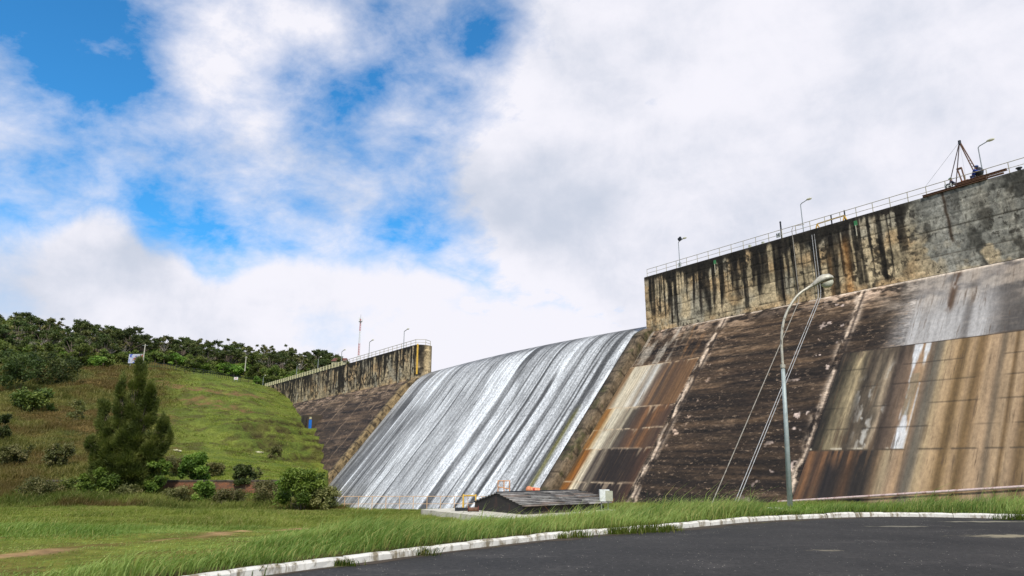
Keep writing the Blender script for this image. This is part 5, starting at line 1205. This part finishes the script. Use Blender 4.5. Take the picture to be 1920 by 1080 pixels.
# ------------------------------------------------------------------ things on the crest
def text_mesh(ch, size, origin, ax, ay, name, mat, parent):
    cu = bpy.data.curves.new('t', 'FONT'); cu.body = ch; cu.size = size; cu.align_x = 'CENTER'; cu.align_y = 'CENTER'; cu.extrude = .004; cu.offset = .012
    o = bpy.data.objects.new('t', cu); scene.collection.objects.link(o); dg = bpy.context.evaluated_depsgraph_get(); me = bpy.data.meshes.new_from_object(o.evaluated_get(dg))
    bpy.data.objects.remove(o); az = np.cross(ax, ay); O = np.array(origin)-np.array(parent.location)
    for v in me.vertices: v.co = Vector(O+np.array(ax)*v.co[0]+np.array(ay)*v.co[1]+az*v.co[2])
    me.name = name; me.materials.clear(); me.materials.append(mat); return link(bpy.data.objects.new(name, me), parent)
def sign(ch, x, y, sz, label):
    s, z = wall_px(x, y, 64.15); P = W(s, 64.15, z); t = thing('letter_sign', label, 'sign', P.tolist())
    mb = MB(); mb.box((P+np.array(E3)*.03).tolist(), (sz*1.14, .02, sz*1.14), (D3, E3, Z3)); mb.build('frame', M_galv, t)
    mb = MB(); mb.box(P.tolist(), (sz, .03, sz), (D3, E3, Z3)); mb.build('plate', M_white, t)
    text_mesh(ch, sz*1.25, P-np.array(E3)*.03, -np.array(D3), np.array(Z3), 'letter', M_black, t)
sign('G', 1778, 350, .52, 'white square sign with a black letter G on the railing by the rig')
sign('H', 1459, 441, .42, 'white square sign with a black letter H beside the dark post')
sign('I', 1274, 496, .42, 'white square sign with a black letter I below the floodlight lamp')
def post(x, yt, label, r=.09, q=64.6, mat=M_dark):
    s, z = wall_px(x, yt, q); B = W(s, q, ZC); t = thing('steel_post', label, 'post', B.tolist())
    mb = MB(); mb.tube([B.tolist(), W(s, q, z).tolist()], r, 8); mb.build('shaft', mat, t); mb = MB(); mb.tube([W(s, q, z).tolist(), W(s, q, z+.12).tolist()], [r*1.3, r*.6], 8); mb.build('cap', mat, t)
post(1463, 417, 'dark steel post rising above the railing beside the letter H'); post(1558, 405, 'dark steel post in the middle of the yellow barrier on the crest', .07); post(1583, 396, 'dark steel post at the right end of the yellow barrier on the crest', .07)
def barrier():
    s0, z0 = wall_px(1532, 420, 64.5); s1, z1 = wall_px(1583, 404, 64.5); B = W(s0, 64.5, ZC)
    t = thing('yellow_barrier', 'yellow sloping lift barrier frame on the crest between dark posts', 'barrier', B.tolist())
    mb = MB(); mb.tube([W(s0, 64.5, z0).tolist(), W(s1, 64.5, z1).tolist()], .07, 6); mb.build('top_bar', M_yellow, t)
    for (s, z, o_) in ((s0, z0, .0), (s1, z1, 0)):
        mb = MB(); mb.tube([W(s, 64.5, z).tolist(), W(s+.22, 64.5, ZC).tolist()], .06, 6); mb.tube([W(s, 64.5, z).tolist(), W(s-.25, 64.5, ZC).tolist()], .06, 6); mb.build('leg', M_yellow, t)
barrier()
for x, y, lab in ((1406, 462, 'small pale instrument box on the crest railing, nearer the spillway'), (1431, 460, 'small pale instrument box on the crest railing, nearer the letter H')):
    s, z = wall_px(x, y, 64.5); z = max(z, ZC+.2); t = thing('instrument_box', lab, 'box', W(s, 64.5, ZC).tolist()); mb = MB(); mb.box(W(s, 64.5, z).tolist(), (.26, .2, .34), (D3, E3, Z3)); mb.build('housing', M_lens, t)
    mb = MB(); mb.tube([W(s, 64.5, ZC).tolist(), W(s, 64.5, z-.15).tolist()], .05, 6); mb.build('stalk', M_galv, t)
for x, y, lab in ((1341, 492, 'green painted drain outlet under the crest railing, closer to the spillway'), (1605, 419, 'green painted drain outlet under the crest railing, closer to the rig')):
    s, z = wall_px(x, y); t = thing('drain_outlet', lab, 'drain', W(s, 63.9, z).tolist()); mb = MB(); mb.box(W(s, 63.93, z).tolist(), (.28, .1, .5), (D3, E3, Z3)); mb.build('bracket', M_green, t)
    mb = MB(); mb.tube([W(s, 63.86, z-.2).tolist(), W(s, 63.86, z-1.3).tolist()], .05, 6); mb.build('spout', M_rail, t)
for x, lab in ((693, 'first'),): pass
def beam(s0, s1, z, q, w, h, label, z2=None):
    z2 = z if z2 is None else z2; t = thing('steel_beam', label, 'beam', W(s0, q, z).tolist()); Bm = []
    for (dz, ww, hh) in ((h/2-.02, w, .04), (-h/2+.02, w, .04), (0, .03, h)):
        mb = MB(); V = [W(s, q+sq*ww/2, zz+dz+sz*hh/2) for (s, zz) in ((s0, z), (s1, z2)) for sz in (-1, 1) for sq in (-1, 1)]
        mb.add(V, [(0, 1, 3, 2), (4, 6, 7, 5), (0, 4, 5, 1), (2, 3, 7, 6), (0, 2, 6, 4), (1, 5, 7, 3)]); mb.build('web' if dz == 0 else 'flange', M_rust, t)
sa = wall_px(1730, 370, 63.9)[0]; sb = wall_px(1887, 325, 63.9)[0]; sm_ = wall_px(1850, 335, 63.9)[0]
beam(sa, sm_, ZC+.08, 63.95, .25, .19, 'rusty brown steel beam lying along the crest edge under the rig')
beam(sm_+2.3, sb, ZC+.42, 64.2, .22, .17, 'upper rusty beam jutting out past the rig to the right', ZC+.45)
beam(sm_+1.5, sb+.2, ZC+.14, 64.0, .15, .12, 'lower thin rusty beam jutting out past the rig to the right')
def rig():
    ap = W(*[(wall_px(1799, 266, 65)[0])], 65, wall_px(1799, 266, 65)[1]); ap = np.array(ap).reshape(3)
    feet = []
    for x, y, q in ((1776, 352, 64.5), (1793, 357, 64.2), (1840, 335, 65.2)):
        s, z = wall_px(x, y, q); feet.append(np.array([*W(s, q, ZC+.15)]))
    t = thing('drilling_tripod', 'tall brown three-legged drilling derrick standing on the crest', 'derrick', [ap[0], ap[1], ZC])
    for i, f in enumerate(feet):
        if i < 2: mb = MB(); mb.tube([ap.tolist(), f.tolist()], .042, 6); mb.build('leg', simple('dark_brown_steel', (72, 54, 48), .7), t)
        else:
            for k in (-.11, .11): mb = MB(); o_ = np.array([*W(k, 0, 0)]); mb.tube([(ap+o_*.3).tolist(), (f+o_*1.3).tolist()], .05, 6); mb.build('leg', M_rust, t)
            mb = MB(); 
            for q in np.linspace(.45, .95, 8):
                c = ap*(1-q)+f*q; o_ = np.array([*W(.13*q, 0, 0)]); mb.tube([(c-o_).tolist(), (c+o_).tolist()], .025, 4)
            mb.build('rungs', M_rust, t)
    mb = MB(); mb.tube([(ap+[0, 0, .12]).tolist(), (ap-[0, 0, .25]).tolist()], .12, 8); mb.build('pulley_block', M_dark, t)
    mb = MB(); s, z = wall_px(1735, 350, 65); mb.tube([ap.tolist(), W(s, 65, z).tolist()], .012, 4); mb.build('guy_rope', M_galv, t)
    mb = MB(); mb.tube([(ap-[0, 0, .2]).tolist(), W(wall_px(1810, 330, 64.8)[0], 64.8, ZC+.9).tolist()], .008, 4); mb.build('hoist_rope', M_galv, t)
    # motor drum hung on the thick leg
    s, z = wall_px(1836, 322, 65.1); c = W(s, 65.1, z); mb = MB(); mb.ball(c.tolist(), .42, 10, 8, (.8, .8, 1)); mb.build('motor', M_dark, t)
    # drill
    s, z = wall_px(1811, 345, 64.7); B = W(s, 64.7, ZC+.2); t = thing('drill_machine', 'orange rusty drilling machine with twin upright rods beside the blue worker', 'drill', B.tolist())
    mo = simple('orange_rust', (150, 82, 48), .7); mb = MB(); mb.box((B+[0, 0, .25]).tolist(), (.6, .4, .5), (D3, E3, Z3)); mb.build('gearbox', mo, t)
    mb = MB(); mb.box((B+W(-.5, 0, 0)+[0, 0, .1]).tolist(), (.6, .4, .25), (D3, E3, Z3)); mb.build('skid', mo, t)
    for k in (.0, .25): mb = MB(); o_ = W(k, 0, 0); mb.tube([(B+o_+[0, 0, .4]).tolist(), (B+o_*1.3+W(.12, 0, 0)+[0, 0, 1.75]).tolist()], .06, 6); mb.build('guide_rod', M_rust, t)
    mb = MB(); mb.tube([(B+W(.1, 0, 0)+[0, 0, 1.75]).tolist(), (B+W(.5, 0, 0)+[0, 0, 1.72]).tolist()], .1, 8); mb.build('head', M_rust, t)
rig()
# ---- workers
M_skin = simple('skin', (140, 98, 76), .6); M_navy = simple('blue_workwear', (38, 62, 140), .85, bump=.2); M_darkcloth = simple('dark_workwear', (36, 38, 58), .85); M_hat = simple('blue_helmet', (70, 86, 130), .4); M_gr = simple('greenish_helmet', (150, 170, 140), .4); M_trou = simple('blue_grey_trousers', (52, 64, 100), .9)
def skin_obj(name, V, Ed, Rr, mat, parent, root=0):
    me = bpy.data.meshes.new(name); me.from_pydata([tuple(float(q) for q in v) for v in V], Ed, [])
    o = bpy.data.objects.new(name, me); link(o, parent)
    m = o.modifiers.new('s', 'SKIN'); m.use_smooth_shade = True
    for i, r in enumerate(Rr):
        sv = me.skin_vertices[0].data[i]; sv.radius = (r, r) if not isinstance(r, tuple) else r; sv.use_root = (i == root)
    s = o.modifiers.new('d', 'SUBSURF'); s.levels = s.render_levels = 1
    me.materials.append(mat); return o
def person(label, s, q, z, rot, lean, arms, coat, trou, hat, crouch=0.0):
    t = thing('person', label, 'person', W(s, q, z).tolist(), rot)
    hip = .92-crouch; kn = .48-crouch*.2
    def L(h): return lean*(h-hip) if h > hip else 0       # x is forward
    V = [(0, 0, hip), (L(1.2)*1, 0, 1.18-crouch), (L(1.45), 0, 1.42-crouch), (L(1.52), 0, 1.52-crouch), (L(1.6), 0, 1.62-crouch), (L(1.68)+.01, 0, 1.72-crouch)]
    Ed = [(0, 1), (1, 2), (2, 3), (3, 4), (4, 5)]; R = [(.15, .12), (.15, .11), (.17, .11), .06, .085, .09]
    fx = crouch*.9
    for sg in (-1, 1):
        n = len(V); V += [(.02, sg*.1, hip-.05), (fx, sg*.12, kn), (.0, sg*.12, .09), (.13, sg*.13, .04)]; Ed += [(0, n), (n, n+1), (n+1, n+2), (n+2, n+3)]; R += [.1, .07, .05, .045]
        a = arms[0 if sg < 0 else 1]; n = len(V); sx = L(1.42); V += [(sx, sg*.2, 1.4-crouch), (sx+a[0][0], sg*.27, 1.4-crouch+a[0][1]), (sx+a[1][0], sg*.22, 1.4-crouch+a[1][1])]; Ed += [(2, n), (n, n+1), (n+1, n+2)]; R += [.065, .05, .038]
        w = len(V)-1; wp = np.array(V[w]); dr = wp-np.array(V[w-1]); dr /= np.linalg.norm(dr); V.append(tuple(wp+dr*.07)); Ed.append((w, w+1)); R.append(.035); pl = len(V)-1
        for f in range(4): V.append(tuple(wp+dr*(.155-.01*abs(f-1.5))+np.array([0, (f-1.5)*.022, -.02]))); Ed.append((pl, len(V)-1)); R.append(.009)
        V.append(tuple(wp+dr*.08+np.array([0, -sg*.055, .01]))); Ed.append((w, len(V)-1)); R.append(.01)
    skin_obj('body', V, Ed, R, M_skin, t)
    up = lambda r, k=.018: tuple(x+k for x in r) if isinstance(r, tuple) else r+k
    ci = [0, 1, 2]; CV = [V[i] for i in ci]; CE = [(0, 1), (1, 2)]; CR = [up(R[i], .03) for i in ci]
    for base in (6, 6+4+3+1+4+1):
        a0 = base+4; n = len(CV); CV += [V[a0], V[a0+1], V[a0+2]]; CE += [(2, n), (n, n+1), (n+1, n+2)]; CR += [up(R[a0], .03), up(R[a0+1], .025), up(R[a0+2], .02)]
    skin_obj('jacket', CV, CE, CR, coat, t)
    CV = [V[0]]; CE = []; CR = [up(R[0], .02)]
    for base in (6, 19):
        n = len(CV); CV += [V[base], V[base+1], V[base+2]]; CE += [(0, n), (n, n+1), (n+1, n+2)]; CR += [up(R[base]), up(R[base+1], .02), up(R[base+2], .025)]
    skin_obj('trousers', CV, CE, CR, trou, t)
    hx, hz = V[5][0], V[5][2]; mb = MB(); mb.ball((hx, 0, hz+.03), .135, 12, 8, (1.12, 1, .85)); mb.tube([(hx+.02, 0, hz), (hx+.02, 0, hz+.02)], [.165, .15], 12); mb.build('helmet', hat, t, True, world=False)
    mb = MB(); mb.ball((hx+.105, 0, hz-.07), .022, 6, 4); mb.build('nose', M_skin, t, True, world=False)
    return t
angd = math.atan2(-D3[1], -D3[0])
s1, _ = wall_px(1824, 335, 64.9)
person('person in blue jacket and helmet leaning towards the derrick leg', s1, 64.9, ZC, angd, .55, (((.25, -.2), (.55, -.22)), ((.22, -.15), (.5, -.1))), M_navy, M_trou, M_hat)
s1, _ = wall_px(1840, 335, 65.3)
person('person in dark clothes and pale green helmet bending beside the lamp pole', s1, 65.5, ZC, angd+math.pi, .45, (((.22, -.25), (.4, -.45)), ((.2, -.25), (.42, -.4))), M_darkcloth, M_darkcloth, M_gr)
s1, _ = wall_px(1799, 350, 64.9)
person('crouching person in dark clothes and green helmet at the foot of the derrick', s1, 64.9, ZC, angd+math.pi, .5, (((.2, -.25), (.4, -.35)), ((.2, -.25), (.42, -.3))), M_darkcloth, M_darkcloth, M_gr, .42)
s, z = wall_px(1911, 318, 64.4); t = thing('cable_reel', 'small black reel on the crest edge at the right edge of the photo', 'reel', W(s, 64.4, ZC).tolist())
mb = MB(); mb.tube([W(s, 64.4, ZC).tolist(), W(s, 64.4, ZC+.3).tolist()], [.1, .16], 8); mb.build('drum', M_dark, t); mb = MB(); mb.tube([W(s, 64.4, ZC+.3).tolist(), W(s, 64.4, ZC+.36).tolist()], .24, 10); mb.build('flange', M_dark, t)

# ------------------------------------------------------------------ hilltop things
M_mastred = simple('faded_red', (176, 92, 78), .6)
def antenna():
    Y = 330; P = at(671, 690, Y); top = at(673, 598, Y); t = thing('antenna_tower', 'slender red and white lattice antenna tower beyond the far crest', 'tower', (P[0], P[1], P[2]-12))
    z0, z1 = P[2]-12, top[2]; n = 26; X, Yy = P[0], P[1]
    for b in range(6):
        mb = MB(); lo = z0+(z1-z0)*b/6; hi = z0+(z1-z0)*(b+1)/6; m = 5
        for i in range(m):
            a0 = lo+(hi-lo)*i/m; a1 = lo+(hi-lo)*(i+1)/m; w0 = 1.2-.6*(a0-z0)/(z1-z0); w1 = 1.2-.6*(a1-z0)/(z1-z0)
            c0 = [(X+w0*.5*math.cos(q), Yy+w0*.5*math.sin(q), a0) for q in (.5, 2.6, 4.7)]; c1 = [(X+w1*.5*math.cos(q), Yy+w1*.5*math.sin(q), a1) for q in (.5, 2.6, 4.7)]
            for k in range(3): mb.tube([c0[k], c1[k]], .075, 4); mb.tube([c0[k], c1[(k+1) % 3]], .045, 4)
        mb.build('tower_section', M_mastred if b % 2 else M_white, t)
    mb = MB(); mb.tube([(X, Yy, z1-1.5), (X, Yy, z1-1.2)], .9, 8); mb.tube([(X, Yy, z1-3), (X, Yy, z1+2.2)], .08, 5); mb.build('platform', M_galv, t)
    for q in (0, 2.1, 4.2): mb = MB(); mb.box((X+.9*math.cos(q), Yy+.9*math.sin(q), z1-.4), (.35, .25, 2.0)); mb.build('antenna_panel', M_white, t)
antenna()
def house():
    Y = 262; P = at(637, 690, Y); t = thing('house', 'house with a dark red roof peeping over the far crest', 'house', (P[0], P[1], P[2]-3)); k = Y/1300; top = at(637, 671.5, Y)[2]; eav = at(637, 679, Y)[2]; w = 2.9
    mb = MB(); mb.box((P[0], Y, (P[2]-3+eav)/2), (w*1.8, 5, eav-P[2]+3)); mb.build('wall', M_cream, t)
    mb = MB(); mb.add([(P[0]-w, Y-3, eav), (P[0]+w, Y-3, eav), (P[0]+w, Y+3, eav), (P[0]-w, Y+3, eav), (P[0]-w*.8, Y, top), (P[0]+w*.9, Y, top)], [(0, 1, 5, 4), (2, 3, 4, 5), (0, 4, 3), (1, 2, 5), (3, 2, 1, 0)]); mb.build('roof', simple('red_roof_tiles', (104, 58, 46), .8, dirt=(70, 42, 34), ds=1), t)
    mb = MB(); mb.box((P[0]-1.5, Y-2.55, eav-1.4), (1.2, .1, 1.1)); mb.build('window', M_dark, t)
house()
def pole(x, y0, y1, label, r=.13, lamp=False, name='utility_pole', Yf=None):
    P = march(x, y0) if Yf is None else at(x, y0, Yf); h = at(x, y1, P[1])[2]-P[2]; t = thing(name, label, 'pole', P.tolist())
    mb = MB(); mb.tube([P.tolist(), (P+[0, 0, h]).tolist()], [r*1.2, r*.8], 7); mb.build('shaft', simple('pale_pole', (178, 172, 152), .8), t)
    mb = MB(); mb.box((P+[0, 0, h-.4]).tolist(), (1.6 if lamp else .8, .1, .1)); mb.build('crossarm', M_galv, t)
pole(459, 696, 668, 'pale thin utility pole in front of the wood left of the balustrade', Yf=205)
pole(38, 640, 616, 'pale concrete pole rising from the wood near the left edge', .16, Yf=212)
pole(267, 686, 645, 'leaning-looking pale utility pole with crossarm right of the billboard', .16, True, Yf=196)
def billboard():
    Y = 192; P = at(254, 688, Y); t = thing('billboard', 'white billboard with red and blue patches on the hilltop', 'billboard', (P[0], P[1], float(terrain(np.array([P[0]]), np.array([P[1]]))[0])-.2))
    a = at(240, 681, Y); b = at(268, 664, Y); c = (a+b)/2; w, h = b[0]-a[0], b[2]-a[2]
    m, T, bs, out = base_mat('billboard_print'); tc = T.new('ShaderNodeTexCoord'); n = T.noise(tc.outputs['Object'], .9, 2, .5); n2 = T.noise(T.mapping(tc.outputs['Object'], (1, 1, 1), (9, 3, 4)), .8, 2, .5)
    cc = T.mix(T.mrange(n, .56, .6), C4(176, 178, 186), C4(70, 90, 165)); cc = T.mix(T.mrange(n2, .58, .62), cc, C4(165, 80, 60)); T.link(cc, bs.inputs['Base Color'])
    mb = MB(); mb.box(c.tolist(), (w, .12, h)); mb.build('panel', m, t)
    for dx in (-w*.35, w*.35): mb = MB(); mb.tube([(c[0]+dx, Y+.15, c[2]-h/2-2.5), (c[0]+dx, Y+.15, c[2]+h*.3)], .1, 6); mb.build('leg', M_galv, t)
billboard()
def notice():
    P = march(442, 716); t = thing('notice_board', 'small white notice board on two legs on the hilltop near the dam', 'sign', P.tolist()); k = P[1]/1300
    a = at(438.7, 712, P[1]); b = at(446.5, 707, P[1]); mb = MB(); mb.box(((a+b)/2).tolist(), (b[0]-a[0], .08, b[2]-a[2])); mb.build('panel', M_white, t)
    mb = MB(); c = (a+b)/2
    for i in range(2): mb.box((c[0], c[1]-.05, c[2]+.18-.3*i), ((b[0]-a[0])*.7, .02, .1))
    mb.build('lettering', M_red, t)
    for x in (a[0]+.1, b[0]-.1): mb = MB(); mb.tube([(x, P[1], P[2]-.2), (x, P[1], a[2]+.1)], .05, 5); mb.build('leg', M_galv, t)
notice()
FP = [march(x, y) for x, y in ((280, 688), (330, 698), (380, 706), (430, 712), (470, 718), (492, 722))]
railing('wire_fence', 'dark thin wire fence along the top of the grassy hill', [p-[0, 0, .1] for p in FP], 2.6, 1.7, M_dark, .05, (.35, .68))
# litter and stones on the hill slope
def stones():
    r = np.random.default_rng(9)
    for i, (x, y) in enumerate(((487, 850), (330, 846), (430, 905))):
        P = march(x, y); t = thing('rock', ['pale flat rock lying on the middle of the grassy hill', 'small pale rock in the grass right of the tall dark tree', 'pale rock lying on the terrace just above the brick wall'][i], 'rock', P.tolist())
        mb = MB(); mb.ball((0, 0, .05), .45, 9, 6, (1.5, .8, .35)); mb.v = [tuple(np.array(v)*(1+.2*r.normal())) for v in mb.v]; mb.build('stone', M_cream, t, world=False)
stones()
